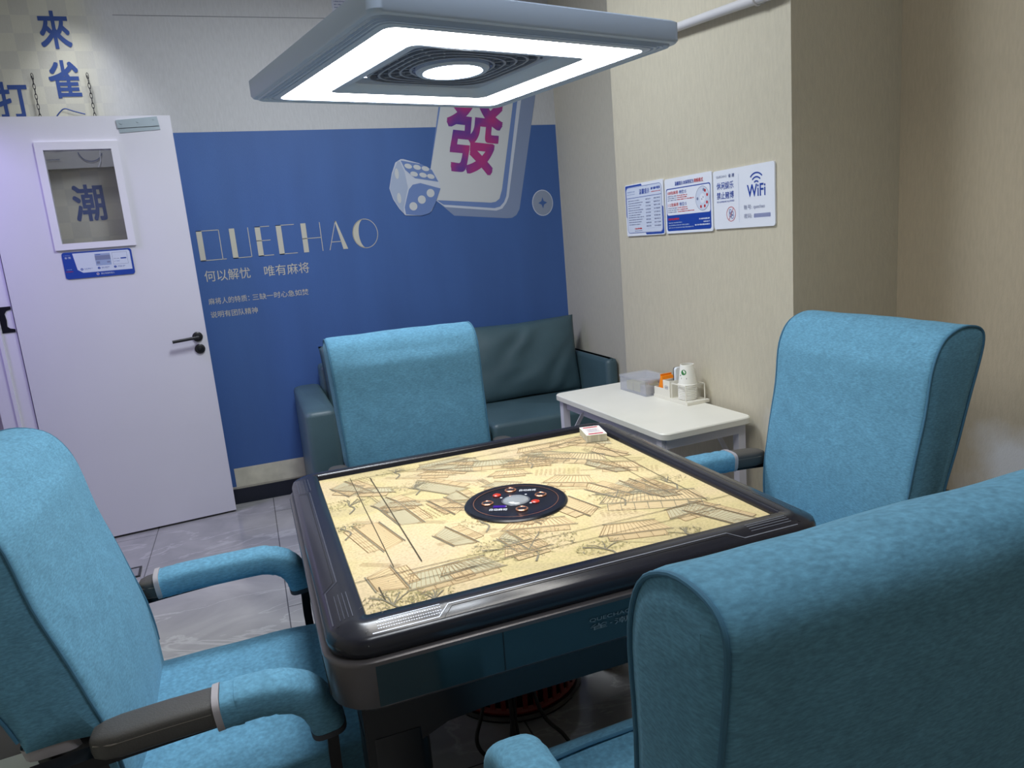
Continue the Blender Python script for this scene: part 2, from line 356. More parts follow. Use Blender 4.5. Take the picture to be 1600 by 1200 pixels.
# ---- flat prints: 2-D shapes on a surface, given as (u, v), with a place function (u, v, d) -> point, d out of the surface
_fc = bpy.data.curves.new('lettering_source', 'FONT'); _fc.dimensions = '2D'; _fc.fill_mode = 'BOTH'
_fo = bpy.data.objects.new('lettering_source', _fc); C.objects.link(_fo)
def text_shape(s, bold=0.0):
    _fc.body = s; _fc.offset = 0.0
    dg = bpy.context.evaluated_depsgraph_get(); dg.update()
    me = bpy.data.meshes.new_from_object(_fo.evaluated_get(dg))
    v = [(p.co.x, p.co.y) for p in me.vertices]; f = [list(p.vertices) for p in me.polygons]
    bpy.data.meshes.remove(me); return v, f
class Print:
    def __init__(s, place, d=0.0008):
        s.pl = place; s.d = d; s.bm = bmesh.new(); s.mats = []
    def mi(s, m):
        if m not in s.mats: s.mats.append(m)
        return s.mats.index(m)
    def poly(s, pts, m, lay=0):
        d = s.d*(1+lay)
        f = s.bm.faces.new([s.bm.verts.new(s.pl(u, v, d)) for u, v in pts]); f.material_index = s.mi(m)
    def rect(s, u0, v0, u1, v1, m, lay=0, r=0.0):
        s.poly(rrect(u0, v0, u1, v1, r) if r else [(u0, v0), (u1, v0), (u1, v1), (u0, v1)], m, lay)
    def line(s, pts, w, m, lay=0, close=False):
        P = [Vector(p) for p in pts]; n = len(P); a = []; b = []
        for i in range(n):
            d = (P[(i+1) % n]-P[i-1]) if close else (P[min(i+1, n-1)]-P[max(i-1, 0)])
            if d.length < 1e-9: d = Vector((1, 0))
            d.normalize(); q = Vector((-d.y, d.x))*w/2
            a.append(P[i]+q); b.append(P[i]-q)
        dd = s.d*(1+lay); k = s.mi(m)
        A = [s.bm.verts.new(s.pl(p.x, p.y, dd)) for p in a]; B = [s.bm.verts.new(s.pl(p.x, p.y, dd)) for p in b]
        for i in range(n if close else n-1):
            j = (i+1) % n; f = s.bm.faces.new([A[i], B[i], B[j], A[j]]); f.material_index = k
    def ring(s, cu, cv, r0, r1, m, lay=0, n=32, ry=1.0, a0=0, a1=2*PI):
        full = abs(a1-a0) > 6.28; dd = s.d*(1+lay); k = s.mi(m)
        N = n if full else n+1
        A = []; B = []
        for i in range(N):
            t = a0+(a1-a0)*i/n
            A.append(s.bm.verts.new(s.pl(cu+r0*math.cos(t), cv+r0*ry*math.sin(t), dd))); B.append(s.bm.verts.new(s.pl(cu+r1*math.cos(t), cv+r1*ry*math.sin(t), dd)))
        for i in range(N if full else N-1):
            j = (i+1) % N; f = s.bm.faces.new([A[i], B[i], B[j], A[j]]); f.material_index = k
    def disc(s, cu, cv, rx, ry, m, lay=0, n=28, rot=0):
        s.poly([(cu+rx*math.cos(2*PI*k/n)*math.cos(rot)-ry*math.sin(2*PI*k/n)*math.sin(rot), cv+rx*math.cos(2*PI*k/n)*math.sin(rot)+ry*math.sin(2*PI*k/n)*math.cos(rot)) for k in range(n)], m, lay)
    def text(s, t, u0, v0, u1, v1, m, lay=1, bold=0.0, quad=None):
        v, f = text_shape(t, bold)
        if not v: return
        if bold > 0:        # heavier weight: the strokes laid down several times, a little apart
            n0 = len(v); vv = list(v); ff = list(f); b = bold
            for i in range(8):
                dx, dy = ((1, 0), (1, 1), (0, 1), (-1, 1), (-1, 0), (-1, -1), (0, -1), (1, -1))[i]; k = n0*(i+1)
                v += [(x+b*dx, y+b*dy) for x, y in vv]; f += [[j+k for j in q] for q in ff]
        xs = [p[0] for p in v]; ys = [p[1] for p in v]; x0, x1, y0, y1 = min(xs), max(xs), min(ys), max(ys)
        dd = s.d*(1+lay); k = s.mi(m); V = []
        n1 = len(v)//9 if bold > 0 else len(v)
        for i, (x, y) in enumerate(v):
            a = (x-x0)/(x1-x0+1e-9); b = (y-y0)/(y1-y0+1e-9)
            if quad:
                p = (Vector(quad[0])*(1-a)+Vector(quad[1])*a)*(1-b)+(Vector(quad[3])*(1-a)+Vector(quad[2])*a)*b; u, w = p
            else: u, w = u0+(u1-u0)*a, v0+(v1-v0)*b
            V.append(s.bm.verts.new(s.pl(u, w, dd+0.00001*(i//n1))))
        for q in f:
            try: s.bm.faces.new([V[i] for i in q]).material_index = k
            except ValueError: pass
    def dashes(s, u0, u1, v, h, m, lay=1, seed=0):
        """a line of print too small to read"""
        rr = random.Random(seed); u = u0; sg = 1 if u1 > u0 else -1
        while (u1-u)*sg > 0.002:
            w = rr.uniform(0.002, 0.006); e = min(w, abs(u1-u)); s.rect(u, v-h/2*rr.uniform(0.6, 1), u+sg*e, v+h/2*rr.uniform(0.6, 1), m, lay); u += sg*(e+rr.choice((0.0007, 0.0007, 0.003)))
    def build(s, name, parent=None, label=None):
        bm = s.bm
        me = bpy.data.meshes.new(name); bm.to_mesh(me); bm.free()
        for m in s.mats: me.materials.append(m)
        o = bpy.data.objects.new(name, me); C.objects.link(o)
        if parent: o.parent = parent
        if label: o['label'] = label
        return o

# ================================================================ SETTING
YB = 2.784; XP = 1.18; YP0, YP1 = 0.41, 1.59; XA = 1.425; XR = 1.635; XL = -1.60; YN = -2.6; ZC = 2.9
bm = bmesh.new(); box(bm, -3.4, 2.2, YN-0.1, YB+0.1, -0.1, 0); struct(obj('floor', bm, FLOOR))
bm = bmesh.new(); box(bm, -3.4, 2.2, YN-0.1, YB+0.1, ZC, ZC+0.1); struct(obj('ceiling', bm, mat('ceiling_white', (205, 208, 214), 0.8)))
bm = bmesh.new(); box(bm, -3.4, XA+0.2, YB, YB+0.1, 0, ZC); wall_back = struct(obj('wall_back', bm, WALLB))
bm = bmesh.new(); box(bm, XA, XA+0.15, YP1-0.05, YB, 0, ZC); struct(obj('wall_alcove', bm, WALL))
bm = bmesh.new(); box(bm, XP, 2.0, YP0, YP1, 0, ZC); struct(obj('wall_pillar', bm, WALLP, bevel=0.006, segs=2))
bm = bmesh.new(); box(bm, XR, XR+0.15, YN, YP0, 0, ZC); struct(obj('wall_right', bm, WALLR))
bm = bmesh.new(); box(bm, -3.3, XR, YN-0.1, YN, 0, ZC); struct(obj('wall_near', bm, WALL))
# left wall with the doorway
DY0, DY1, DZ = 1.715, 2.575, 2.135
bm = bmesh.new()
box(bm, XL-0.12, XL, YN, DY0-0.03, 0, ZC); box(bm, XL-0.12, XL, DY1+0.03, YB, 0, ZC); box(bm, XL-0.12, XL, DY0-0.03, DY1+0.03, DZ+0.03, ZC)
struct(obj('wall_left', bm, WALL))
bm = bmesh.new(); box(bm, -3.4, -3.3, YN, YB, 0, ZC); struct(obj('wall_corridor', bm, mat('corridor_wall', (205, 200, 215), 0.7)))
# door frame: jambs, head and casings
fr = struct(thing('trim_1', 'white door frame at the left edge with a black hinge plate', 'door frame'))
for y0, y1 in ((DY1, DY1+0.03), (DY0-0.03, DY0)):
    bm = bmesh.new(); box(bm, XL-0.125, XL+0.002, y0, y1, 0, DZ); obj('jamb', bm, FRAMEW, fr, bevel=0.002, segs=1)
bm = bmesh.new(); box(bm, XL-0.125, XL+0.002, DY0-0.03, DY1+0.03, DZ, DZ+0.03); obj('head_jamb', bm, FRAMEW, fr)
for y0, y1 in ((DY1, DY1+0.07), (DY0-0.07, DY0)):
    bm = bmesh.new(); box(bm, XL-0.14, XL-0.125, y0, y1, 0, DZ+0.06); obj('casing', bm, FRAMEW, fr, bevel=0.003)
bm = bmesh.new(); box(bm, XL-0.075, XL-0.06, DY1-0.012, DY1, 0, DZ); obj('door_stop', bm, FRAMEW, fr, bevel=0.003)
bm = bmesh.new(); plate(bm, [(XL-0.055, 1.13), (XL, 1.13), (XL, 1.145), (XL-0.02, 1.15), (XL-0.03, 1.16), (XL-0.027, 1.19), (XL-0.03, 1.22), (XL-0.02, 1.235), (XL, 1.24), (XL, 1.255), (XL-0.055, 1.255)], 0, 0.003)
for v in bm.verts: v.co = Vector((v.co.x, DY1-v.co.z, v.co.y))
obj('hinge_leaf', bm, BLK, fr, label='black hinge leaf')
del v
# skirting along the back wall
bm = bmesh.new(); box(bm, XL, XA, YB-0.012, YB, 0, 0.088); struct(obj('baseboard_back', bm, BASEB, bevel=0.003))
bm = bmesh.new(); box(bm, XP-0.012, XP, YP0, YP1, 0, 0.088); struct(obj('baseboard_pillar', bm, BASEB, bevel=0.003))
bm = bmesh.new(); box(bm, XR-0.012, XR, YN, YP0, 0, 0.088); struct(obj('baseboard_right', bm, BASEB, bevel=0.003))

# ---- printed mural on the back wall
back = lambda u, v, d: (u, YB-d, v)
P = Print(back)
P.poly([(-1.0, 0.102), (-0.742, 0.102), (-0.742, 0.209), (XA-0.004, 0.209), (XA-0.004, 2.035), (-1.0, 2.062)], BLUE, 0)
P.build('mural_field', wall_back, 'flat blue printed field')
P = Print(back)
P.rect(-0.742, 0.088, XA-0.004, 0.209, mat('bare_plaster', (205, 200, 182), 0.8, noise_amt=0.12, noise_scale=14), 0)
P.line([(-0.9, 0.094), (-0.6, 0.096), (-0.4, 0.093), (0.2, 0.097), (1.4, 0.094)], 0.006, mat('torn_edge', (175, 168, 155), 0.9), 1)
P.build('bare_plaster_strip', wall_back, 'cream bare strip of wall above the black skirting')
# lettering QUECHAO in tall two-weight letters
P = Print(back)
T, B = 1.551, 1.390; th = 0.0035
def stem(u, w=0.028): P.rect(u, B, u+w, T, CREAM, 2)
def hl(u0, u1, v): P.rect(u0, v-th/2, u1, v+th/2, CREAM, 2)
def vl(u, v0=B, v1=T): P.rect(u-th/2, v0, u+th/2, v1, CREAM, 2)
stem(-0.733); hl(-0.733, -0.617, T-th/2); vl(-0.619); hl(-0.733, -0.600, B+th/2)
stem(-0.566); vl(-0.468); hl(-0.566, -0.467, B+th/2)
stem(-0.432); hl(-0.432, -0.354, T-th/2); hl(-0.432, -0.357, 1.474); hl(-0.432, -0.350, B+th/2)
stem(-0.320); hl(-0.320, -0.221, T-th/2); hl(-0.320, -0.221, B+th/2)
stem(-0.186); hl(-0.186, -0.080, 1.466); vl(-0.081)
P.line([(0.008, T), (-0.042, B)], th, CREAM, 2); P.poly([(0.004, T), (0.012, T), (0.062, B), (0.035, B)], CREAM, 2); hl(-0.026, 0.030, 1.435)
cu, cv, ru, rv = 0.170, 1.468, 0.072, 0.082; n = 40
P.line([(cu+ru*math.cos(2*PI*k/n), cv+rv*math.sin(2*PI*k/n)) for k in range(n)], th, CREAM, 2, close=True)
P.poly([(cu+ru*math.cos(PI/2+PI*k/16), cv+rv*math.sin(PI/2+PI*k/16)) for k in range(17)]+[(cu+ru*0.52*math.cos(1.5*PI-PI*k/16), cv+rv*math.sin(1.5*PI-PI*k/16)) for k in range(1, 16)], CREAM, 2)
P.build('latin_lettering', wall_back, 'cream art deco lettering reading QUECHAO')
P = Print(back)
P.text('何以解忧', -0.727, 1.277, -0.490, 1.337, CREAM, 2, -0.004); P.text('唯有麻将', -0.415, 1.276, -0.171, 1.336, CREAM, 2, -0.004)
P.text('麻将人的特质：', -0.728, 1.152, -0.515, 1.187, CREAM, 2, -0.004); P.text('三缺一时心急如焚', -0.498, 1.152, -0.193, 1.187, CREAM, 2, -0.004)
P.text('说明有团队精神', -0.728, 1.079, -0.481, 1.114, CREAM, 2, -0.004)
P.build('slogan_lettering', wall_back, 'cream slogan lettering in three lines')
# printed tile, die and coin
P = Print(back)
P.poly([(0.619, 1.621), (0.715, 1.531), (1.05, 1.492), (1.085, 1.492), (1.115, 1.507), (1.139, 1.542), (1.30, 2.20), (1.31, 2.40), (0.76, 2.43), (0.60, 1.70)], TILEG, 1)
P.poly([(0.560, 1.66), (0.62, 1.62), (0.664, 1.585), (0.985, 1.542), (1.025, 1.552), (1.055, 1.585), (1.074, 1.62), (1.21, 2.20), (1.25, 2.40), (0.75, 2.42)], TILEL, 2)
P.poly([(0.560, 1.66), (0.62, 1.625), (0.654, 1.600), (0.975, 1.558), (1.012, 1.565), (1.040, 1.59), (1.058, 1.625), (1.185, 2.20), (1.22, 2.40), (0.75, 2.42)], TILEB, 3)
P.poly([(0.692, 2.145), (0.552, 1.645), (0.560, 1.634), (0.955, 1.592), (0.985, 1.595), (1.012, 1.612), (1.033, 1.664), (1.143, 2.134), (1.19, 2.36), (0.76, 2.40)], TILEW, 4)
P.text('發', 0, 0, 1, 1, PURPLE, 5, 0.020, quad=[(0.675, 1.790), (1.010, 1.745), (1.110, 2.215), (0.755, 2.26)])
P.build('printed_tile', wall_back, 'printed white mahjong tile with a purple character')
P = Print(back)
P.poly([(0.425, 1.872), (0.44, 1.872), (0.531, 1.845), (0.609, 1.802), (0.64, 1.742), (0.646, 1.694), (0.605, 1.61), (0.575, 1.565), (0.514, 1.545), (0.417, 1.554), (0.385, 1.593), (0.355, 1.65), (0.34, 1.712), (0.364, 1.795), (0.392, 1.855)], TILEL, 5)
P.poly([(0.424, 1.865), (0.547, 1.838), (0.605, 1.802), (0.637, 1.733), (0.498, 1.761), (0.446, 1.81)], TILEB, 6)
P.poly([(0.455, 1.70), (0.480, 1.725), (0.527, 1.732), (0.646, 1.694), (0.605, 1.61), (0.566, 1.557), (0.514, 1.545), (0.421, 1.559), (0.418, 1.599), (0.442, 1.667)], TILEB, 6)
P.poly([(0.42, 1.86), (0.405, 1.86), (0.366, 1.79), (0.343, 1.712), (0.358, 1.652), (0.388, 1.594), (0.410, 1.562), (0.413, 1.60), (0.435, 1.667), (0.45, 1.71), (0.44, 1.80)], mat('print_die_side', (166, 178, 202), 0.6), 6)
for u, v in [(0.465, 1.831), (0.517, 1.822), (0.566, 1.812), (0.495, 1.785), (0.548, 1.776), (0.594, 1.766)]: P.disc(u, v, 0.023, 0.0135, TILEW, 7, 18, -0.3)
for u, v in [(0.47, 1.602), (0.525, 1.637), (0.582, 1.671)]: P.disc(u, v, 0.024, 0.024, TILEW, 7, 20)
for u, v in [(0.393, 1.792), (0.391, 1.654)]: P.disc(u, v, 0.012, 0.030, TILEW, 7, 18)
P.build('printed_die', wall_back, 'printed pale blue die')
P = Print(back)
P.disc(1.297, 1.569, 0.071, 0.080, TILEL, 1); P.disc(1.297, 1.569, 0.066, 0.075, COIN, 2)
q = [(1.297, 1.604), (1.305, 1.580), (1.327, 1.569), (1.305, 1.558), (1.297, 1.534), (1.289, 1.558), (1.267, 1.569), (1.289, 1.580)]
P.poly(q, BLUE, 3); P.build('printed_coin', wall_back, 'printed grey coin with a star hole')
# large characters on the left
P = Print(back)
P.text('來', -1.286, 2.470, -1.150, 2.645, INK, 1, 0.020); P.text('雀', -1.284, 2.240, -1.148, 2.418, INK, 1, 0.020)
P.text('潮', -1.284, 1.640, -1.140, 1.822, INK, 1, 0.020); P.text('打', -1.520, 2.150, -1.386, 2.320, INK, 1, 0.020)
P.build('character_lettering', wall_back, 'large blue characters on pale checks')
P = Print(back)
P.rect(-0.95, 2.628, XA-0.01, 2.631, mat('seam_grey', (120, 122, 128), 0.8), 0); P.build('wallpaper_seam', wall_back)

# ---- the open door
hx, hy = -1.59, 2.560; rx, ry = -0.757, 2.644
DL = math.hypot(rx-hx, ry-hy); da = math.atan2(ry-hy, rx-hx)
door = struct(thing('door_1', 'open white door with a small window and black lever handle', 'door', (hx, hy, 0), da))
bm = bmesh.new()
W0, W1, WZ0, WZ1 = 0.259, 0.547, 1.528, 1.967
for (a, b, z0, z1) in ((0, W0, 0.012, 2.122), (W1, DL, 0.012, 2.122), (W0, W1, 0.012, WZ0), (W0, W1, WZ1, 2.122)): box(bm, a, b, 0, 0.04, z0, z1)
obj('door_leaf', bm, DOORW, door)
bm = bmesh.new()
o0 = (0.226, 0.580, 1.498, 2.004)
def frame_strip(bm, A, Bq, y0, y1):
    for k in range(4):
        a0, a1 = A[k], A[(k+1) % 4]; b0, b1 = Bq[k], Bq[(k+1) % 4]
        loft(bm, [[(a0[0], y1, a0[1]), (a0[0], y0, a0[1]), (b0[0], y0, b0[1]), (b0[0], y1, b0[1])], [(a1[0], y1, a1[1]), (a1[0], y0, a1[1]), (b1[0], y0, b1[1]), (b1[0], y1, b1[1])]])
frame_strip(bm, [(o0[0], o0[2]), (o0[1], o0[2]), (o0[1], o0[3]), (o0[0], o0[3])], [(W0, WZ0), (W1, WZ0), (W1, WZ1), (W0, WZ1)], -0.012, 0.004)
obj('window_frame', bm, FRAMEW, door, bevel=0.0025, segs=1)
bm = bmesh.new(); box(bm, W0, W1, 0.016, 0.022, WZ0, WZ1); obj('window_pane', bm, GLASS, door, label='grey tinted glass')
bm = bmesh.new(); lathe(bm, [(0.026, 0), (0.026, 0.008), (0.022, 0.011), (0.010, 0.011), (0.010, 0.045)], 24)
for v in bm.verts: v.co = Vector((0.790+v.co.x, -v.co.z, 1.0+v.co.y))
tube(bm, [(0.795, -0.045, 1.0), (0.74, -0.046, 0.996), (0.665, -0.046, 0.991)], 0.0085, 10); obj('lever_handle', bm, BLK, door, smooth=True, label='black lever handle')
bm = bmesh.new(); lathe(bm, [(0.026, 0), (0.026, 0.008), (0.022, 0.011), (0.011, 0.011), (0.010, 0.016), (0.004, 0.017)], 24)
for v in bm.verts: v.co = Vector((0.792+v.co.x, -v.co.z, 0.935+v.co.y))
obj('lock_rosette', bm, BLK, door, smooth=True, label='black round lock')
bm = bmesh.new(); plate(bm, [(0.598, 2.040), (0.783, 2.054), (0.776, 2.116), (0.590, 2.100)], 0, 0.004)
plate(bm, [(0.592, 2.062), (0.781, 2.072), (0.776, 2.116), (0.590, 2.100)], 0.004, 0.010)
for u, v in ((0.61, 2.086), (0.685, 2.093), (0.76, 2.104)): plate(bm, [(u+0.006*math.cos(k*PI/5), v+0.006*math.sin(k*PI/5)) for k in range(10)], 0.010, 0.013)
for v in bm.verts: v.co = Vector((v.co.x, -v.co.z, v.co.y))
obj('closer_plate', bm, mat('closer_grey', (150, 162, 170), 0.4, metal=0.4), door, label='grey metal closer plate')

def sign_plate(name, label, cat, loc, rz, w, h, r, m, t=0.005, edge=None):
    """a flat plate, lower left corner at loc, facing its own -y; returns root and a Print on its face"""
    root = thing(name, label, cat, loc, rz)
    bm = bmesh.new(); plate(bm, rrect(0, 0, w, h, r), 0, t)
    for v in bm.verts: v.co = Vector((v.co.x, -v.co.z, v.co.y))
    obj('sign_plate', bm, m, root)
    return root, Print(lambda u, v, d: (u, -t-d*0.6, v), 0.0006)
# sign on the door, in the door's own direction
def on_door(u, d, z): return (hx+u*math.cos(da)+d*math.sin(da), hy+u*math.sin(da)-d*math.cos(da), z)
s, P = sign_plate('door_sign', 'blue and white instruction plate on the door under its window', 'sign', on_door(0.247, 0.0005, 1.357), da, 0.306, 0.129, 0.012, NAVY, 0.004)
P.poly([(0.046, 0.122), (0.290, 0.122), (0.297, 0.115), (0.297, 0.026), (0.078, 0.026), (0.056, 0.042)], SIGNPALE, 0)
P.text('雀·潮', 0.010, 0.098, 0.036, 0.108, SIGNPALE, 1, 0.0); P.dashes(0.007, 0.037, 0.114, 0.002, PALEB, 1, 3); P.dashes(0.010, 0.034, 0.046, 0.003, PALEB, 1, 4); P.dashes(0.006, 0.038, 0.036, 0.0035, RED, 1, 5)
P.rect(0.140, 0.055, 0.208, 0.113, PALEB, 1); P.rect(0.140, 0.082, 0.208, 0.104, GREYT, 2); P.rect(0.144, 0.064, 0.158, 0.076, GREYT, 2); P.rect(0.190, 0.066, 0.204, 0.073, GREYT, 2); P.rect(0.144, 0.107, 0.166, 0.110, NAVY, 2)
P.line([(0.217, 0.055), (0.283, 0.055), (0.283, 0.113), (0.217, 0.113)], 0.0015, GREYT, 1, True); P.rect(0.252, 0.080, 0.278, 0.086, NAVY, 1); P.dashes(0.222, 0.246, 0.083, 0.003, GREYT, 1, 7); P.dashes(0.222, 0.246, 0.070, 0.0025, NAVY, 1, 8)
for u, k in ((0.075, '1'), (0.150, '2'), (0.222, '3')): P.disc(u, 0.043, 0.006, 0.006, NAVY, 1, 16); P.text(k, u-0.0015, 0.040, u+0.0015, 0.046, SIGNPALE, 2, 0.01); P.dashes(u+0.011, u+0.046, 0.045, 0.003, NAVY, 1, int(u*1000)); P.dashes(u+0.011, u+0.040, 0.040, 0.002, GREYT, 1, int(u*900))
P.ring(0.140, 0.015, 0.0035, 0.006, SIGNPALE, 1, 20); P.line([(0.136, 0.019), (0.144, 0.011)], 0.0015, RED, 2)
P.text('禁止未成年进入', 0.154, 0.011, 0.214, 0.020, SIGNPALE, 1, 0.005)
P.build('sign_print', s)

# hanging board behind the door: two chains and a printed board on the back wall
hb = thing('hanging_signboard', 'pale printed board hung on two dark chains behind the door top', 'signboard', (-1.2, YB-0.02, 1.90))
bm = bmesh.new(); plate(bm, rrect(-0.25, 0, 0.26, 0.245, 0.006), 0, 0.010)
for v in bm.verts: v.co = Vector((v.co.x, -v.co.z, v.co.y))
obj('board', bm, mat('board_pale', (196, 198, 200), 0.5), hb)
for u in (-0.148, 0.092):
    bm = bmesh.new(); z = 0.215; k = 0
    while z < 0.43:
        a = 0 if k % 2 else PI/2; cz = z+0.012
        tube(bm, [(u+0.005*math.cos(t)*math.cos(a), -0.006+0.005*math.cos(t)*math.sin(a), cz+0.015*math.sin(t)) for t in [2*PI*i/12 for i in range(12)]], 0.0016, 6, close=True); z += 0.0235; k += 1
    tube(bm, [(u, 0.02, 0.432), (u, -0.012, 0.432), (u, -0.012, 0.440)], 0.002, 6)
    obj('chain', bm, mat('dark_chain', (60, 60, 66), 0.4, metal=0.6), hb)
P = Print(lambda u, v, d: (u, -0.010-d, v))
P.text('雀·潮', -0.105, 0.150, 0.045, 0.185, INK, 1, 0.01)
P.poly([(-0.115, 0.085), (0.05, 0.105), (0.05, 0.140), (-0.115, 0.118)], INK, 1); P.dashes(-0.095, 0.035, 0.112, 0.012, SIGNPALE, 2, 5); P.dashes(-0.205, -0.10, 0.045, 0.006, GREYT, 1, 8)
P.ring(0.04, 0.085, 0.052, 0.057, GREYT, 1, 20, 1, PI*1.05, PI*1.9)
P.line([(0.055, 0.20), (0.062, 0.13), (0.085, 0.08), (0.080, 0.03), (0.065, 0.0)], 0.005, SIGNW, 2)
P.poly([(0.06, 0.235), (0.15, 0.235), (0.13, 0.20), (0.11, 0.19)], INK, 1)
P.build('board_print', hb)
bm = bmesh.new(); tube(bm, smooth_path([(-0.085, -0.004, 0.24), (-0.062, -0.004, 0.268), (-0.036, -0.004, 0.286), (0.0, -0.004, 0.274), (0.05, -0.004, 0.258)], 5), 0.003, 8); obj('handle_loop', bm, INK, hb, label='blue curved loop')

# notice at the top of the back wall
s, P = sign_plate('paper_notice', 'white printed paper notice high on the back wall behind the lamp', 'notice', (0.140, YB-0.001, 2.640), 0, 0.19, 0.24, 0.002, mat('notice_white', (190, 194, 210), 0.6), 0.002)
for k in range(12): P.dashes(0.012, 0.078, 0.03+0.015*k, 0.007, GREYT, 1, k)
P.rect(0.10, 0.035, 0.18, 0.23, INK, 1); P.build('notice_print', s)

# ---- three signs on the pillar, each facing -x
def wall_sign(name, label, y_left, y_right, z0, z1, m=SIGNW):
    return sign_plate(name, label, 'sign', (XP-0.0005, y_left, z0), -PI/2, y_left-y_right, z1-z0, 0.010, m, 0.006)
s, P = wall_sign('wall_sign', 'white rules plate with blue border, leftmost of the three pillar signs', 1.502, 1.176, 1.333, 1.562)
W, H = 0.326, 0.229
P.rect(0.004, 0.08, 0.10, H-0.004, NAVY, 0, 0.012); P.rect(0.004, H-0.03, 0.15, H-0.004, NAVY, 0.3, 0.006); P.rect(0.17, 0.004, W-0.004, 0.03, NAVY, 0, 0.008); P.rect(W-0.05, 0.004, W-0.004, 0.12, NAVY, 0.3, 0.008)
P.rect(0.010, 0.012, W-0.012, H-0.012, SIGNPALE, 1, 0.020); P.line(rrect(0.012, 0.014, W-0.014, H-0.014, 0.018), 0.0015, NAVY, 2, True)
P.rect(0.014, 0.168, W-0.016, 0.170, NAVY, 2)
P.text('温馨提示', 0.128, 0.180, 0.215, 0.203, NAVY, 2, 0.012); P.dashes(0.228, 0.305, 0.198, 0.012, NAVY, 2, 2); P.dashes(0.228, 0.305, 0.184, 0.004, RED, 2, 3); P.dashes(0.022, 0.09, 0.196, 0.006, PALEB, 2, 4); P.dashes(0.022, 0.09, 0.185, 0.004, PALEB, 2, 6)
for k in range(11): P.dashes(0.026, 0.026+(0.10+0.04*((k*37) % 10)/10), 0.156-0.0105*k, 0.0045, GREYT, 2, 20+k)
for k in range(9):
    P.dashes(0.180, 0.222, 0.156-0.0145*k, 0.006, GREYT, 2, 40+k); P.dashes(0.248, 0.300, 0.156-0.0145*k, 0.006, GREYT, 2, 60+k); P.rect(0.178, 0.1475-0.0145*k, 0.305, 0.1480-0.0145*k, PALEB, 2)
P.dashes(0.075, 0.14, 0.032, 0.007, RED, 2, 90); P.dashes(0.075, 0.14, 0.022, 0.004, GREYT, 2, 91)
P.build('sign_print', s)
s, P = wall_sign('wall_sign', 'white and blue mode plate with a round dial, middle of the pillar signs', 1.164, 0.834, 1.334, 1.556)
W, H = 0.330, 0.222
P.text('温馨提示:本麻将机为', 0.078, 0.190, 0.210, 0.206, NAVY, 1, 0.012); P.text('网络模式', 0.214, 0.190, 0.274, 0.206, RED, 1, 0.012)
P.rect(0.010, 0.010, W-0.010, 0.182, NAVY, 0, 0.010); P.rect(0.014, 0.074, W-0.013, 0.178, SIGNW, 1, 0.010)
for k, tx in ((0, '108张麻将'), (1, '112张麻将')):
    y = 0.156-0.048*k
    P.text(tx, 0.022, y, 0.100, y+0.015, RED, 2, 0.012); P.text('档位15', 0.108, y, 0.158, y+0.015, NAVY, 2, 0.012)
    for j in range(3): P.dashes(0.022, 0.09, y-0.006-0.008*j, 0.0045, GREYT, 2, 5*k+j); P.dashes(0.092, 0.165 if j < 2 else 0.21, y-0.006-0.008*j, 0.0045, RED, 2, 50+5*k+j)
P.disc(0.268, 0.127, 0.046, 0.046, SIGNPALE, 2, 40); P.ring(0.268, 0.127, 0.0445, 0.046, GREYT, 3, 40); P.disc(0.268, 0.127, 0.018, 0.018, SIGNW, 3)
for a, m in ((75, GREYT), (58, RED), (20, RED), (-30, RED), (-65, RED), (-110, RED), (180, GREYT)): P.disc(0.268+0.033*math.cos(math.radians(a)), 0.127+0.033*math.sin(math.radians(a)), 0.006, 0.006, m, 3, 14)
P.disc(0.264, 0.124, 0.003, 0.003, GREYT, 4, 10); P.disc(0.273, 0.131, 0.003, 0.003, GREYT, 4, 10)
P.dashes(0.022, 0.10, 0.058, 0.010, RED, 1, 80)
for k in range(3): P.dashes(0.022, 0.022+(0.10, 0.15, 0.18)[k], 0.043-0.010*k, 0.005, PALEB, 1, 82+k); P.dashes(W-0.02, W-0.02-(0.07, 0.04, 0.10)[k], 0.050-0.011*k, 0.006, SIGNPALE, 1, 86+k)
P.build('sign_print', s)
s, P = wall_sign('wall_sign', 'white plate with large WiFi lettering, rightmost of the pillar signs', 0.826, 0.486, 1.339, 1.551)
W, H = 0.340, 0.212
P.text('QUECHAO', 0.020, 0.184, 0.082, 0.193, GREYT, 1, 0.0); P.text('雀·潮', 0.092, 0.182, 0.126, 0.195, INK, 1, 0.005)
P.text('休闲娱乐', 0.021, 0.143, 0.122, 0.169, NAVY, 1, 0.008); P.text('禁止赌博', 0.021, 0.108, 0.122, 0.134, NAVY, 1, 0.008); P.text('NO GAMBLING ALLOWED', 0.021, 0.096, 0.124, 0.102, NAVY, 1, 0.004)
P.ring(0.104, 0.052, 0.0245, 0.0265, RED, 1, 36); P.line([(0.090, 0.030), (0.119, 0.073)], 0.002, RED, 3)
P.line(rrect(0.094, 0.042, 0.106, 0.068, 0.003), 0.0016, NAVY, 2, True); P.line(rrect(0.106, 0.036, 0.118, 0.060, 0.003), 0.0016, NAVY, 2, True); P.text('中', 0.096, 0.049, 0.104, 0.062, NAVY, 2, 0.0); P.disc(0.112, 0.048, 0.003, 0.003, NAVY, 2, 10)
P.rect(0.1500, 0.02, 0.1508, 0.19, PALEB, 1)
for r in (0.013, 0.027, 0.041): P.ring(0.247, 0.140, r, r+0.005, NAVY, 1, 20, 1, PI*0.25, PI*0.75)
P.text('WiFi', 0.197, 0.104, 0.294, 0.146, NAVY, 1, 0.012)
P.text('账号:', 0.178, 0.062, 0.222, 0.078, GREYT, 1, 0.0); P.text('quechao', 0.230, 0.060, 0.290, 0.076, GREYT, 1, 0.0)
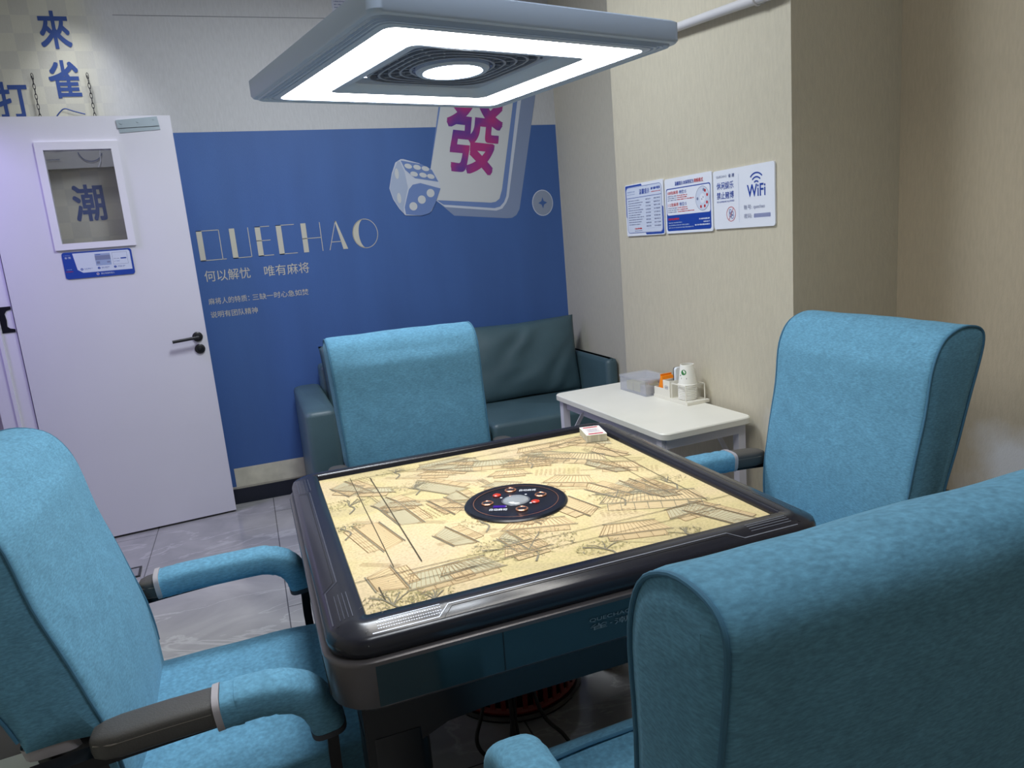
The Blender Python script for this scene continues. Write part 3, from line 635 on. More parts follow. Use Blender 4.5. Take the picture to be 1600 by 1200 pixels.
P.text('密码:', 0.178, 0.032, 0.222, 0.048, GREYT, 1, 0.0); P.text('88888888', 0.232, 0.032, 0.318, 0.046, NAVY, 1, 0.0)
P.build('sign_print', s)

# condensate pipe on the pillar
pp = thing('wall_pipe', 'white lagged pipe sloping across the pillar wall near the ceiling', 'pipe', (XP, 1.0, 2.1))
bm = bmesh.new(); tube(bm, smooth_path([(-0.030, 0.70, 0.065), (-0.030, 0.35, 0.035), (-0.030, 0.03, 0.005), (-0.031, -0.25, -0.020), (-0.030, -0.49, -0.043), (-0.024, -0.56, -0.050), (-0.002, -0.58, -0.052)], 5), 0.016, 14); obj('pipe_run', bm, PIPEW, pp, smooth=True)
for t in (0.35, -0.47):
    z = 0.035 if t > 0 else -0.041
    bm = bmesh.new(); tube(bm, [(-0.030+0.018*math.cos(a), t, z+0.018*math.sin(a)) for a in [2*PI*i/16 for i in range(16)]], 0.004, 6, close=True); box(bm, -0.014, -0.001, t-0.006, t+0.006, z-0.012, z+0.012); obj('pipe_clip', bm, PIPEW, pp)

# ceiling panel light (out of frame, casts the light from above)
cl = thing('ceiling_panel_light', 'square white ceiling panel light behind the hanging lamp', 'ceiling light', (-0.15, 1.20, ZC))
bm = bmesh.new(); frame_strip(bm, [(-0.31, -0.31), (0.31, -0.31), (0.31, 0.31), (-0.31, 0.31)], [(-0.285, -0.285), (0.285, -0.285), (0.285, 0.285), (-0.285, 0.285)], -0.025, 0)
for v in bm.verts: v.co = Vector((v.co.x, v.co.z, v.co.y))
obj('frame', bm, WMETAL, cl)
bm = bmesh.new(); box(bm, -0.285, 0.285, -0.285, 0.285, -0.018, -0.012); obj('diffuser', bm, PANEL, cl)
dup(cl, (-0.1, -1.0, ZC), 0, 'added square fill panel on the ceiling, camera side of the hanging lamp')  # unseen copy of the panel, added as housing for the fill light

dl = thing('ceiling_downlight', 'small round ceiling downlight above the open door', 'ceiling light', (-1.15, 2.56, ZC))
bm = bmesh.new(); lathe(bm, [(0.075, 0), (0.075, -0.006), (0.058, -0.010), (0.056, -0.002)], 32, cap=False); obj('trim_ring', bm, WMETAL, dl, smooth=30)
bm = bmesh.new(); lathe(bm, [(0.056, -0.004), (0.056, -0.006)], 32); obj('diffuser', bm, PANEL, dl)

# ================================================================ HANGING LAMP
LZ = 1.72
lamp = thing('hanging_lamp', 'square white hanging lamp with bright ring and central spot over the table', 'lamp', (-0.054, 0.0, LZ), 0.25)
h = 0.334
bm = bmesh.new()
def sq(s, z, r=0.022): return [(x, y, z) for x, y in rrect(-s, -s, s, s, r, 5)]
li, lo = 0.1995, 0.284
# outer shell: underside from the ring outwards, rounded edge, side, top
rings = [sq(lo, 0.004), sq(lo, -0.001), sq(0.293, -0.0005)]
for k in range(4):
    s0 = 0.296+0.0085*k; rings += [sq(s0, 0.0005), sq(s0+0.001, 0.004), sq(s0+0.0035, 0.004), sq(s0+0.0045, 0.0008+0.001*k)]
rings += [sq(h-0.003, 0.0055), sq(h, 0.010), sq(h, 0.042), sq(h-0.006, 0.046), sq(0.25, 0.058), sq(0.10, 0.062)]
loft(bm, rings, cap=False); obj('shell', bm, LAMPW, lamp, smooth=35)
bm = bmesh.new(); loft(bm, [sq(li, 0.0015, 0.02), sq(lo, 0.0015)], cap=False); obj('light_ring', bm, LIGHT, lamp, label='glowing square light ring')
bm = bmesh.new(); loft(bm, [sq(li, 0.006, 0.02), sq(li, -0.001, 0.02), sq(0.172, 0.004, 0.02), sq(0.160, 0.012, 0.02), sq(0.156, 0.024, 0.02)], cap=False); obj('inner_frame', bm, LAMPW, lamp, smooth=35)
bm = bmesh.new(); box(bm, -0.16, 0.16, -0.16, 0.16, 0.026, 0.030)
obj('grille_back', bm, mat('grille_dark', (70, 78, 100), 0.6), lamp)
bm = bmesh.new()
for k, s in enumerate((0.150, 0.134, 0.118, 0.102, 0.088)):
    n = 48; rings = []
    for i in range(n):
        a = 2*PI*i/n; c, sn = math.cos(a), math.sin(a); p = 5.0-0.75*k
        rr = s/((abs(c)**p+abs(sn)**p)**(1/p)); d = Vector((c, sn, 0)); q = d*rr
        rings.append([q+d*0.0025+Vector((0, 0, 0.014)), q-d*0.0025+Vector((0, 0, 0.014)), q-d*0.0025+Vector((0, 0, 0.026)), q+d*0.0025+Vector((0, 0, 0.026))])
    loft(bm, rings, close=True)
for i in range(24):
    a = 2*PI*i/24+0.06; d = Vector((math.cos(a), math.sin(a), 0)); r1 = 0.152/max(abs(d.x), abs(d.y))*0.96
    e = Vector((math.cos(a+0.12), math.sin(a+0.12), 0)); obox(bm, d*0.078+Vector((0, 0, 0.021)), e*min(r1, 0.19)+Vector((0, 0, 0.021)), 0.004, 0.008)
obj('grille', bm, LAMPG, lamp)
bm = bmesh.new(); lathe(bm, [(0.078, 0.024), (0.078, 0.010), (0.074, 0.006), (0.064, 0.006), (0.060, 0.012)], 40, cap=False); obj('spot_collar', bm, LAMPW, lamp, smooth=35)
bm = bmesh.new(); lathe(bm, [(0.0005, 0.004), (0.03, 0.0045), (0.055, 0.008), (0.061, 0.012)], 40); obj('spot_light', bm, SPOT, lamp, smooth=True, label='round glowing spot')
bm = bmesh.new(); lathe(bm, [(0.20, 0.056), (0.20, 0.085), (0.17, 0.105), (0.10, 0.118), (0.075, 0.13)], 40); obj('fan_housing', bm, LAMPW, lamp, smooth=35)
bm = bmesh.new(); lathe(bm, [(0.066+0.004*(k % 2), 0.128+(ZC-LZ-0.13)*k/48) for k in range(49)], 24); obj('exhaust_duct', bm, mat('duct_grey', (150, 158, 172), 0.45), lamp, smooth=True)

# ================================================================ MAHJONG TABLE
tb = thing('mahjong_table', 'square black automatic mahjong table with a yellow printed mat', 'table', (0, 0, 0))
def sq2(s, z, r): return [(x, y, z) for x, y in rrect(-s, -s, s, s, r, 7)]
bm = bmesh.new()
# black rim
fi = 0.42
loft(bm, [sq2(fi, 0.760, 0.004), sq2(fi, 0.781, 0.004), sq2(fi+0.003, 0.7845, 0.007), sq2(0.446, 0.7845, 0.02), sq2(0.452, 0.7835, 0.03), sq2(0.478, 0.7765, 0.055), sq2(0.486, 0.772, 0.062), sq2(0.4905, 0.762, 0.068), sq2(0.4905, 0.752, 0.07), sq2(0.488, 0.744, 0.07), sq2(0.47, 0.742, 0.06)], cap=False)
obj('rim', bm, RIM, tb, smooth=50)
bm = bmesh.new()
loft(bm, [sq2(0.47, 0.7425, 0.06), sq2(0.494, 0.7425, 0.074), sq2(0.499, 0.740, 0.078), sq2(0.500, 0.735, 0.078), sq2(0.4975, 0.700, 0.077), sq2(0.494, 0.658, 0.076), sq2(0.486, 0.650, 0.07), sq2(0.44, 0.650, 0.05)], cap=False)
obj('body_skirt', bm, SKIRT, tb, smooth=50)
for k in range(4):
    M = Matrix.Rotation(k*PI/2, 3, 'Z')
    bm = bmesh.new(); loft(bm, [[(-0.425, -0.5005, 0.734), (0.425, -0.5005, 0.734), (0.425, -0.4955, 0.660), (-0.425, -0.4955, 0.660)], [(-0.425, -0.492, 0.734), (0.425, -0.492, 0.734), (0.425, -0.487, 0.660), (-0.425, -0.487, 0.660)]])
    for v in bm.verts: v.co = M @ v.co
    pn = obj('side_panel', bm, TEALG, tb)
    P = Print(lambda u, v, d, M=M: M @ Vector((u, -0.5005-d+(0.734-v)*0.0676, v)))
    P.rect(-0.2125, 0.660, -0.2105, 0.734, GROOVE, 0); P.build('panel_seam', pn); P = Print(P.pl)
    if k == 0:
        P.text('QUECHAO', -0.052, 0.706, 0.03, 0.714, mat('panel_print_grey', (120, 135, 142), 0.5), 1, 0); P.text('雀·潮', -0.052, 0.690, 0.03, 0.702, mat('panel_print_grey', (120, 135, 142), 0.5), 1, 0)
        P.build('panel_lettering', pn)
# lower frame with arched aprons and legs
for k in range(4):
    M = Matrix.Rotation(k*PI/2, 3, 'Z')
    prof = [(-0.45, 0.652), (0.45, 0.652), (0.45, 0.42), (0.405, 0.42), (0.39, 0.50), (0.36, 0.548), (0.31, 0.568), (0.24, 0.574), (-0.24, 0.574), (-0.31, 0.568), (-0.36, 0.548), (-0.39, 0.50), (-0.405, 0.42), (-0.45, 0.42)]
    bm = bmesh.new(); loft(bm, [[(x, -0.452, z) for x, z in prof], [(x, -0.405, z) for x, z in prof]])
    for v in bm.verts: v.co = M @ v.co
    obj('apron', bm, BLK, tb)
for sx in (-1, 1):
    for sy in (-1, 1):
        bm = bmesh.new(); cx, cy = sx*0.398, sy*0.398
        loft(bm, [[(cx+x, cy+y, z) for x, y in rrect(-w, -w, w, w, 0.02, 3)] for w, z in ((0.0552, 0.574), (0.0555, 0.45), (0.054, 0.30), (0.050, 0.03))]); 
        lathe(bm, [(0.03, 0.03), (0.03, 0.0)], 16, cx, cy); obj('leg', bm, BLK, tb, smooth=40)
# machine box under the top
bm = bmesh.new(); box(bm, -0.40, 0.40, -0.40, 0.40, 0.575, 0.652); obj('machine_tray', bm, BLK, tb)
# mat
bm = bmesh.new(); box(bm, -fi, fi, -fi, fi, 0.758, 0.770); mt = obj('playing_mat', bm, FELT, tb, label='yellow printed playing mat')
P = Print(lambda u, v, d: (u, v, 0.770+d), 0.00001)
LAY = [0]
def nxt():
    LAY[0] += 1; return LAY[0]
rd = random.Random(11)
def clampq(p): return all(abs(a) < fi-0.002 for a in p)
def ln(pts, m=FL_BROWN, w=0.0014, lay=3):
    pts = [p for p in pts if clampq(p)]
    if len(pts) > 1: P.line(pts, w, m, 125+rd.random()*25)
def house(x, y, a, w, d, hgt=0.03, m=FL_BROWN):
    ca, sa = math.cos(a), math.sin(a)
    f = lambda u, v: (x+u*ca-v*sa, y+u*sa+v*ca)
    roof = [f(-w/2-0.01, 0), f(w/2+0.01, 0), f(w/2-0.012, d), f(-w/2+0.012, d)]
    if not all(clampq(p) for p in roof): return
    P.poly(roof, rd.choice((FL_PINK, FL_ASH)), nxt())
    ln(roof+[roof[0]], m, 0.002); ln([f(-w/2-0.014, -0.004), f(w/2+0.014, -0.004)], FL_GREY, 0.0022); ln([f(-w/2+0.008, d+0.004), f(w/2-0.008, d+0.004)], FL_GREY, 0.0026)
    n = int(w/0.0085)
    for i in range(n):
        t = (i+0.5)/n; ln([f((t-0.5)*(w+0.016), 0.002), f((t-0.5)*(w-0.026), d-0.002)], m, 0.0010)
    wl = [f(-w/2+0.006, -0.004), f(-w/2+0.006, -hgt), f(w/2-0.006, -hgt), f(w/2-0.006, -0.004)]
    if all(clampq(p) for p in wl):
        P.poly(wl, FL_PINK, nxt()); ln(wl, m, 0.0016); nn = max(2, int(w/0.03))
        for i in range(nn+1):
            u = -w/2+0.006+(w-0.012)*i/nn; ln([f(u, -0.004), f(u, -hgt)], m, 0.0014)
        for j in range(1, 5): ln([f(-w/2+0.006, -hgt*j/5), f(w/2-0.006, -hgt*j/5)], m, 0.0007)
def tree(x, y, r, n, m=FL_OLIVE):
    for i in range(n):
        a = rd.uniform(0, 2*PI); q = r*math.sqrt(rd.random()); px, py = x+q*math.cos(a)*1.4, y+q*math.sin(a)*0.8; b = rd.uniform(0, PI); l = rd.uniform(0.003, 0.008)
        ln([(px, py), (px+l*math.cos(b), py+l*math.sin(b))], rd.choice((m, m, FL_GREY)), 0.0012)
    pts = [(x+0.01*math.sin(k), y-r*0.3-k*0.014) for k in range(5)]; ln(pts, FL_GREY, 0.004)
    for k in range(5):
        a = rd.uniform(0.2, 2.9); ln([pts[0], (x+r*0.5*math.cos(a), y+r*0.45*math.sin(a)-r*0.1), (x+r*1.0*math.cos(a+0.2), y+r*0.7*math.sin(a))], FL_GREY, 0.0022)
def crosshatch(x, y, a, w, d, m=FL_BROWN):
    ca, sa = math.cos(a), math.sin(a); f = lambda u, v: (x+u*ca-v*sa, y+u*sa+v*ca)
    for i in range(int(w/0.012)):
        for j in range(int(d/0.010)):
            ln([f(i*0.012, j*0.010), f(i*0.012+0.007, j*0.010)], m, 0.0016)
house(-0.33, 0.30, 1.95, 0.12, 0.05); house(-0.25, 0.05, 1.75, 0.16, 0.045); house(-0.36, -0.06, -1.35, 0.16, 0.05)
house(-0.24, -0.34, 0.05, 0.17, 0.06, 0.022); house(-0.34, -0.28, 1.7, 0.09, 0.05); house(0.20, 0.33, 0.0, 0.12, 0.04)
house(0.23, 0.20, -0.75, 0.20, 0.05, 0.04, FL_GREY); house(0.31, 0.05, -0.5, 0.10, 0.045, 0.03); house(0.26, -0.20, -0.42, 0.22, 0.06, 0.045, FL_GREY)
house(0.30, -0.30, 0.1, 0.11, 0.04); house(-0.13, 0.19, 2.2, 0.15, 0.05); house(0.02, 0.27, -0.35, 0.16, 0.045, 0.035); house(-0.02, -0.20, -0.3, 0.14, 0.04, 0.03)
house(0.14, -0.33, -0.25, 0.13, 0.05, 0.03); house(-0.18, -0.15, 1.9, 0.1, 0.04); house(0.34, 0.30, -0.7, 0.12, 0.05, 0.03); house(-0.08, 0.36, 0.1, 0.14, 0.03, 0.02); house(0.15, 0.02, -0.6, 0.11, 0.05)
for k in range(34):
    house(rd.uniform(-0.36, 0.36), rd.uniform(-0.36, 0.36), rd.choice((-0.7, -0.5, -0.35, 0.1, 1.75, 1.95, -1.3)), rd.uniform(0.05, 0.15), rd.uniform(0.025, 0.05), rd.uniform(0.015, 0.04))
for x, y, r, n in ((-0.37, 0.18, 0.05, 160), (-0.20, 0.22, 0.05, 120), (-0.08, -0.27, 0.085, 420), (-0.37, -0.37, 0.05, 260), (-0.30, -0.39, 0.035, 120), (0.12, 0.25, 0.055, 160), (0.20, -0.12, 0.05, 140), (-0.22, 0.37, 0.035, 90), (0.05, -0.36, 0.04, 140), (0.35, -0.10, 0.04, 90), (-0.40, 0.02, 0.03, 90), (0.22, -0.38, 0.03, 80), (-0.12, -0.1, 0.04, 90)): tree(x, y, r, n)
for x, y, a, w, d in ((-0.28, 0.33, 1.9, 0.07, 0.06), (0.06, 0.20, -0.3, 0.12, 0.06), (0.10, 0.12, -0.45, 0.13, 0.05), (0.30, 0.25, -0.7, 0.09, 0.04), (-0.06, 0.13, 0.1, 0.05, 0.03), (0.33, 0.0, -0.5, 0.07, 0.05), (-0.17, -0.02, 1.8, 0.08, 0.05), (0.12, -0.22, -0.3, 0.09, 0.04)): crosshatch(x, y, a, w, d)
for k in range(46):
    x, y = rd.uniform(-0.4, 0.4), rd.uniform(-0.4, 0.4); a = rd.choice((-0.6, -0.45, 1.75, 0.1)); l = rd.uniform(0.05, 0.2)
    for j in range(rd.choice((1, 2, 3))): ln([(x-j*0.006*math.sin(a), y+j*0.006*math.cos(a)), (x+l*math.cos(a)-j*0.006*math.sin(a), y+l*math.sin(a)+j*0.006*math.cos(a))], rd.choice((FL_BROWN, FL_BROWN, FL_GREY)), 0.0011, 2)
for k in range(900):
    x, y = rd.uniform(-0.415, 0.415), rd.uniform(-0.415, 0.415); a = rd.uniform(0, PI); l = rd.uniform(0.002, 0.006)
    ln([(x, y), (x+l*math.cos(a), y+l*math.sin(a)*0.6)], rd.choice((FL_BROWN, FL_OLIVE, FL_GREY)), 0.0009, 2)
P.build('mat_print', mt, 'brown line print of roofs and trees')
P = Print(lambda u, v, d: (u, v, 0.7716+d), 0.0001)
DK = mat('mat_slot', (74, 66, 48), 0.8)
for a, b, w in (((-0.338, 0.385), (-0.339, -0.235), 0.0016), ((-0.288, 0.355), (-0.284, -0.237), 0.0026), ((-0.418, -0.264), (0.42, -0.262), 0.0016), ((-0.33, -0.312), (0.36, -0.316), 0.0014), ((-0.381, -0.305), (-0.379, -0.362), 0.0026), ((0.36, 0.29), (0.36, -0.26), 0.0016), ((0.315, 0.20), (0.315, -0.2), 0.0012), ((-0.36, 0.366), (0.30, 0.362), 0.0016), ((-0.2, 0.31), (0.22, 0.31), 0.0012)): P.line([a, b], w, DK, 0)
P.build('mat_slot', mt, 'thin dark slots of the tile trays')
# rim inlays
def rim_z(t):
    pr = [(0.423, 0.7845), (0.446, 0.7845), (0.452, 0.7835), (0.478, 0.7765), (0.486, 0.772), (0.4905, 0.762)]
    for (a, za), (b, zb) in zip(pr, pr[1:]):
        if t <= b: return za+(zb-za)*(t-a)/(b-a)
    return 0.752
for k in range(4):
    M = Matrix.Rotation(k*PI/2, 3, 'Z')
    P = Print(lambda u, v, d, M=M: M @ Vector((u, -v, rim_z(v)+d)), 0.0006)
    sL = (mat('rim_line_pale', (150, 155, 168), 0.35, metal=0.5) if k == 0 else mat('rim_line_grey', (92, 94, 106), 0.35, metal=0.5))
    P.line([(-0.405, 0.448), (-0.302, 0.448), ], 0.0018, sL, 0)
    for j in range(26):
        for t in (0.455, 0.462, 0.468): P.rect(-0.41+0.0042*j, t-0.001, -0.41+0.0042*j+0.0026, t+0.001, sL, 0)
    P.line([(-0.42, 0.476), (-0.31, 0.476), (-0.288, 0.452), (0.27, 0.452), (0.295, 0.476), (0.42, 0.476)], 0.0022, sL, 0)
    P.line([(-0.302, 0.480), (-0.283, 0.458), (0.265, 0.458), (0.29, 0.480)], 0.0012, GROOVE, 0)
    for t in (0.442, 0.449, 0.456, 0.463): P.line([(0.32, t), (0.415, t)], 0.0013, sL, 0)
    P.line([(-0.392, 0.424), (-0.430, 0.470), (-0.430, 0.4895)], 0.0016, GROOVE, 0); P.line([(0.392, 0.424), (0.430, 0.470), (0.430, 0.4895)], 0.0016, GROOVE, 0)
    P.build('rim_inlay', tb, 'thin silver inlay lines')
# centre console
cs = bpy.data.objects.new('centre_console', None); C.objects.link(cs); cs.parent = tb; cs.location = (-0.012, -0.040, 0.770); cs['label'] = 'round black button console'
bm = bmesh.new(); lathe(bm, [(0.121, 0.0), (0.121, 0.003), (0.117, 0.006), (0.102, 0.0065), (0.099, 0.0055), (0.05, 0.0065), (0.046, 0.0070), (0.0, 0.0070)][:-1], 56); obj('console_disc', bm, mat('console_black', (16, 20, 30), 0.25), cs, smooth=30)
P = Print(lambda u, v, d: (u, v, 0.0066+d), 0.0003)
P.ring(0, 0, 0.0985, 0.1000, mat('copper_ring', (215, 150, 120), 0.25, metal=0.8), 0, 64)
P.ring(0, 0, 0.0315, 0.0335, SILV, 2, 40); P.text('自动麻将', 0.030, 0.046, 0.066, 0.054, SIGNW, 1, 0.01, quad=[(0.028, 0.052), (0.064, 0.034), (0.070, 0.046), (0.034, 0.064)])
P.text('自动麻将', 0, 0, 0, 0, SIGNW, 1, 0.01, quad=[(-0.076, -0.030), (-0.040, -0.050), (-0.034, -0.038), (-0.070, -0.018)])
for a in (35, 125, 215, 305): P.disc(0.042*math.cos(math.radians(a)), 0.042*math.sin(math.radians(a)), 0.003, 0.003, SIGNW, 1, 10)
P.poly([(-0.062, -0.016), (-0.036, -0.030), (-0.030, -0.018), (-0.056, -0.004)], SCREEN, 1)
P.build('console_print', cs)
for x, y in ((0.013, 0.072), (0.064, 0.003), (-0.007, -0.058), (-0.064, 0.018)):
    bm = bmesh.new(); lathe(bm, [(0.0145, 0.0), (0.0145, 0.008), (0.012, 0.0095), (0.0105, 0.008)], 24, x, y, cap=False); b = obj('ring_button', bm, mat('copper_ring', (215, 150, 120), 0.25, metal=0.8), cs, smooth=30, label='black button in a copper ring')
    bm = bmesh.new(); lathe(bm, [(0.0105, 0.004), (0.0105, 0.0085), (0.004, 0.0092)], 24, x, y); obj('button_cap', bm, mat('button_steel', (90, 95, 105), 0.2, metal=0.9), b, smooth=30)
for x, y in ((-0.028, 0.055), (0.036, -0.033)):
    bm = bmesh.new(); lathe(bm, [(0.010, 0.004), (0.010, 0.0085), (0.006, 0.0105)], 20, x, y); obj('red_button', bm, mat('red_button', (190, 50, 30), 0.3), cs, smooth=30, label='red button')
bm = bmesh.new(); lathe(bm, [(0.031*math.cos(t), 0.0068+0.008*math.sin(t)) for t in [PI/2*k/8*0.96 for k in range(9)]], 32); obj('dice_dome', bm, mat('dome_grey', (150, 155, 160), 0.12, coat=0.6), cs, smooth=True, label='clear grey dome')

# ================================================================ PACK OF CARDS on the mat
cp = thing('card_pack', 'white pack of playing cards with red print on the mat corner', 'playing cards', (0.378, 0.340, 0.7718), -0.22)
bm = bmesh.new(); box(bm, -0.030, 0.030, -0.048, 0.048, 0, 0.020); obj('card_edges', bm, CARDE, cp, bevel=0.001, segs=1)
bm = bmesh.new(); box(bm, -0.0305, 0.0305, -0.0485, 0.0485, 0.020, 0.0215); w = obj('top_card', bm, CARDW, cp)
P = Print(lambda u, v, d: (u, v, 0.0215+d), 0.0003)
for y in (-0.036, 0.036): P.rect(-0.022, y-0.005, 0.022, y+0.005, CARDR, 0); P.dashes(-0.018, 0.018, y, 0.005, mat('card_dark_red', (140, 30, 60), 0.5), 1, 4)
P.rect(-0.020, -0.022, 0.020, 0.022, mat('card_pale', (225, 215, 215), 0.5), 0)
for k in range(5): P.dashes(-0.015, 0.015, -0.014+0.007*k, 0.002, GREYT, 1, k)
P.build('card_print', w)

# ================================================================ ARMCHAIRS
PROF = [(-0.238, 0.46), (-0.236, 0.55), (-0.245, 0.65), (-0.265, 0.76), (-0.290, 0.87), (-0.303, 0.97), (-0.322, 1.025), (-0.352, 1.060), (-0.400, 1.078), (-0.445, 1.076), (-0.472, 1.062), (-0.480, 1.035), (-0.470, 0.985), (-0.440, 0.88), (-0.408, 0.76), (-0.372, 0.65), (-0.352, 0.56), (-0.345, 0.46)]
def prof_smooth(pr, n=3):
    out = smooth_path([(0, a, b) for a, b in pr], n); return [(p.y, p.z) for p in out]
def inset(pr, d):
    n = len(pr); o = []
    for i in range(n):
        a = Vector(pr[i-1]); b = Vector(pr[i]); c = Vector(pr[(i+1) % n])
        t = (c-a).normalized(); nrm = Vector((-t.y, t.x)); k = 1 if b.y > 0.69 else max(0.12, (b.y-0.60)/0.09); o.append(b+nrm*d*SGN*k)
    return o
def area(pr): return sum(pr[i-1][0]*pr[i][1]-pr[i][0]*pr[i-1][1] for i in range(len(pr)))
PS = prof_smooth(PROF)
PC = [p for p in PS if p[1] >= 0.625 or p[0] > -0.29]+[(-0.366, 0.625), (-0.33, 0.625), (-0.30, 0.625), (-0.262, 0.622), (-0.254, 0.55), (-0.252, 0.46)]
SGN = 1 if area(PS) > 0 else -1
# SGN = 1 if area(PS) > 0 else -1
def half_w(z): return 0.255+0.014*max(0, min(1, (z-0.5)/0.5))
def back_shape(zmin, zmax=9, ins=0.0, crown=0.012, pr0=None):
    bm = bmesh.new()
    pr0 = pr0 or PS
    st = [(-1, 0.009), (-0.992, 0.004), (-0.975, 0.001), (-0.94, 0)]+[(t/10, 0) for t in range(-9, 10, 1)]+[(0.94, 0), (0.975, 0.001), (0.992, 0.004), (1, 0.009)]
    # side caps bulge a little: extra inner rings beyond the edge
    rings = []
    def ring(t, d, bulge=0.0):
        r = []
        for (y, z), (iy, iz) in zip(pr0, inset(pr0, d+ins)):
            zz = min(max(iz, zmin), zmax); w = half_w(zz)-ins
            c = crown*(1-min(1, abs(t))**2)
            fy = iy+(c if iy > -0.36 and z < 1.0 else 0)
            wob = 0.004*noise.noise(Vector((t*2.2, z*5, y*6+3)))
            r.append(Vector((t*w+(bulge if t > 0 else -bulge), fy+wob, zz+(0.004*noise.noise(Vector((t*3, y*7, 1.7))) if z > 1.0 else 0))))
        return r
    rings.append(ring(-0.995, 0.032, 0.008)); rings.append(ring(-1, 0.024, 0.005))
    for t, d in st: rings.append(ring(t, d))
    rings.append(ring(1, 0.024, 0.005)); rings.append(ring(0.995, 0.032, 0.008))
    loft(bm, rings, cap=True)
    return bm
def make_chair(label, loc, rz, sleeves=(-0.10, -0.10), recline=0.0):
    t = thing('armchair', label, 'armchair', loc, rz, 'four blue armchairs around the mahjong table')
    # back cover over a black shell
    bk = obj('backrest', back_shape(0.44, pr0=PC), FAB, t, smooth=50)
    for sx in (-1, 1):
        bm = bmesh.new(); pts = []
        for (y, z), q in zip(PS, inset(PS, 0.005)):
            if q.y > 0.63 or (q.x > -0.27 and q.y > 0.5): pts.append((sx*(half_w(q.y)+0.0005), q.x, q.y))
        tube(bm, pts, 0.003, 8); obj('piping', bm, PIPE_FAB, bk, smooth=True)
    # hem round the lower edge of the cover
    bm = bmesh.new(); w = half_w(0.63)+0.005
    yf, yb = -0.290, -0.374
    rr = rrect(-w, yb, w, yf+0.004, 0.02, 3)
    loft(bm, [[(x, y+0.004, 0.612) for x, y in rr], [(x, y, 0.634) for x, y in rr]], cap=False); obj('hem', bm, HEM, bk, smooth=60, label='grey hem band')
    sh = obj('back_shell', back_shape(0.46, 0.628, 0.012, 0.0), BLK, t, smooth=50)
    if recline:
        for o in (bk, sh):
            o.rotation_euler.x = recline; o.location = Vector((0, -0.24, 0.50))-Matrix.Rotation(recline, 3, 'X') @ Vector((0, -0.24, 0.50))
    # seat: soft cushion with a draped front
    bm = bmesh.new(); n = 20; rings = []
    for j in range(n+1):
        y = -0.25+0.53*j/n; e = min(1, (n-j)/3.0); dz = 0.035*(1-e)**2; r = []
        for k in range(32):
            a = 2*PI*k/32; cx = math.copysign(abs(math.cos(a))**0.28, math.cos(a)); cz = math.copysign(abs(math.sin(a))**0.45, math.sin(a))
            x = 0.262*cx; zt = 0.435+0.038*cz
            if cz > 0: zt += 0.010*(1-(x/0.262)**2)+0.006*noise.noise(Vector((x*7, y*7, 0.3)))-dz
            r.append((x, y, zt))
        rings.append(r)
    loft(bm, rings); st = obj('seat_cushion', bm, FAB, t, smooth=60)
    bm = bmesh.new(); tube(bm, [(-0.255, 0.20, 0.479), (-0.12, 0.205, 0.4865), (0, 0.205, 0.4885), (0.12, 0.205, 0.4865), (0.255, 0.20, 0.479)], 0.0032, 6); obj('seat_piping', bm, PIPE_FAB, st)
    bm = bmesh.new(); loft(bm, [[(x, y, z) for x, y in rrect(-0.262, -0.24, 0.262, 0.275, 0.04, 4)] for z in (0.30, 0.43)], cap=False); obj('seat_skirt', bm, FAB, t, smooth=60)
    bm = bmesh.new(); box(bm, -0.24, 0.24, -0.30, 0.25, 0.385, 0.41); obj('seat_pan', bm, BLK, t)
    for sx in (-1, 1):
        X = sx*0.300; SB = sleeves[0 if sx < 0 else 1]; FRN = max(0.0, -0.25-SB)
        arm = bpy.data.objects.new('armrest', None); C.objects.link(arm); arm.parent = t
        # black flat-bar frame: along under the pad, down in front, back along the floor
        path = smooth_path([(X, -0.36, 0.60), (X, -0.22, 0.612), (X, -0.05, 0.622), (X, 0.04, 0.622), (X, 0.085, 0.600), (X, 0.105, 0.555), (X, 0.105, 0.45), (X, 0.12, 0.25), (X, 0.12, 0.10), (X, 0.105, 0.035), (X, 0.05, 0.0125), (X, -0.15, 0.0125), (X, -0.36, 0.0125)], 5)
        rings = []
        for i, p in enumerate(path):
            d = (path[min(i+1, len(path)-1)]-path[max(i-1, 0)]).normalized(); s = Vector((1, 0, 0)); u = d.cross(s)
            rings.append([p+s*0.019*a+u*0.010*b for a, b in ((-1, -1), (1, -1), (1, 1), (-1, 1))])
        bm = bmesh.new(); loft(bm, rings); obj('arm_bar', bm, STEEL, arm, smooth=40)
        # charcoal pad at the rear half
        def tubeprof(pts, w, hh, bm, p=0.45, n=24):
            rg = []
            for i, (y, z) in enumerate(pts):
                a0 = pts[max(0, i-1)]; a1 = pts[min(len(pts)-1, i+1)]; d = Vector((0, a1[0]-a0[0], a1[1]-a0[1])).normalized(); u = Vector((1, 0, 0)).cross(d)
                ww = w[i] if isinstance(w, list) else w; h2 = hh[i] if isinstance(hh, list) else hh
                rg.append([Vector((X, y, z))+Vector((1, 0, 0))*ww*math.copysign(abs(math.cos(2*PI*k/n))**p, math.cos(2*PI*k/n))+u*h2*math.copysign(abs(math.sin(2*PI*k/n))**p, math.sin(2*PI*k/n)) for k in range(n)])
            loft(bm, rg)
        bm = bmesh.new(); tubeprof([(-0.265, 0.633), (-0.260, 0.633), (-0.245, 0.633), (-0.22, 0.634), (-0.15, 0.638), (-0.03, 0.640)], [0.012, 0.022, 0.031, 0.036, 0.036, 0.036], [0.012, 0.019, 0.022, 0.023, 0.023, 0.023], bm); obj('arm_pad', bm, CHAR, arm, smooth=50, label='charcoal arm pad')
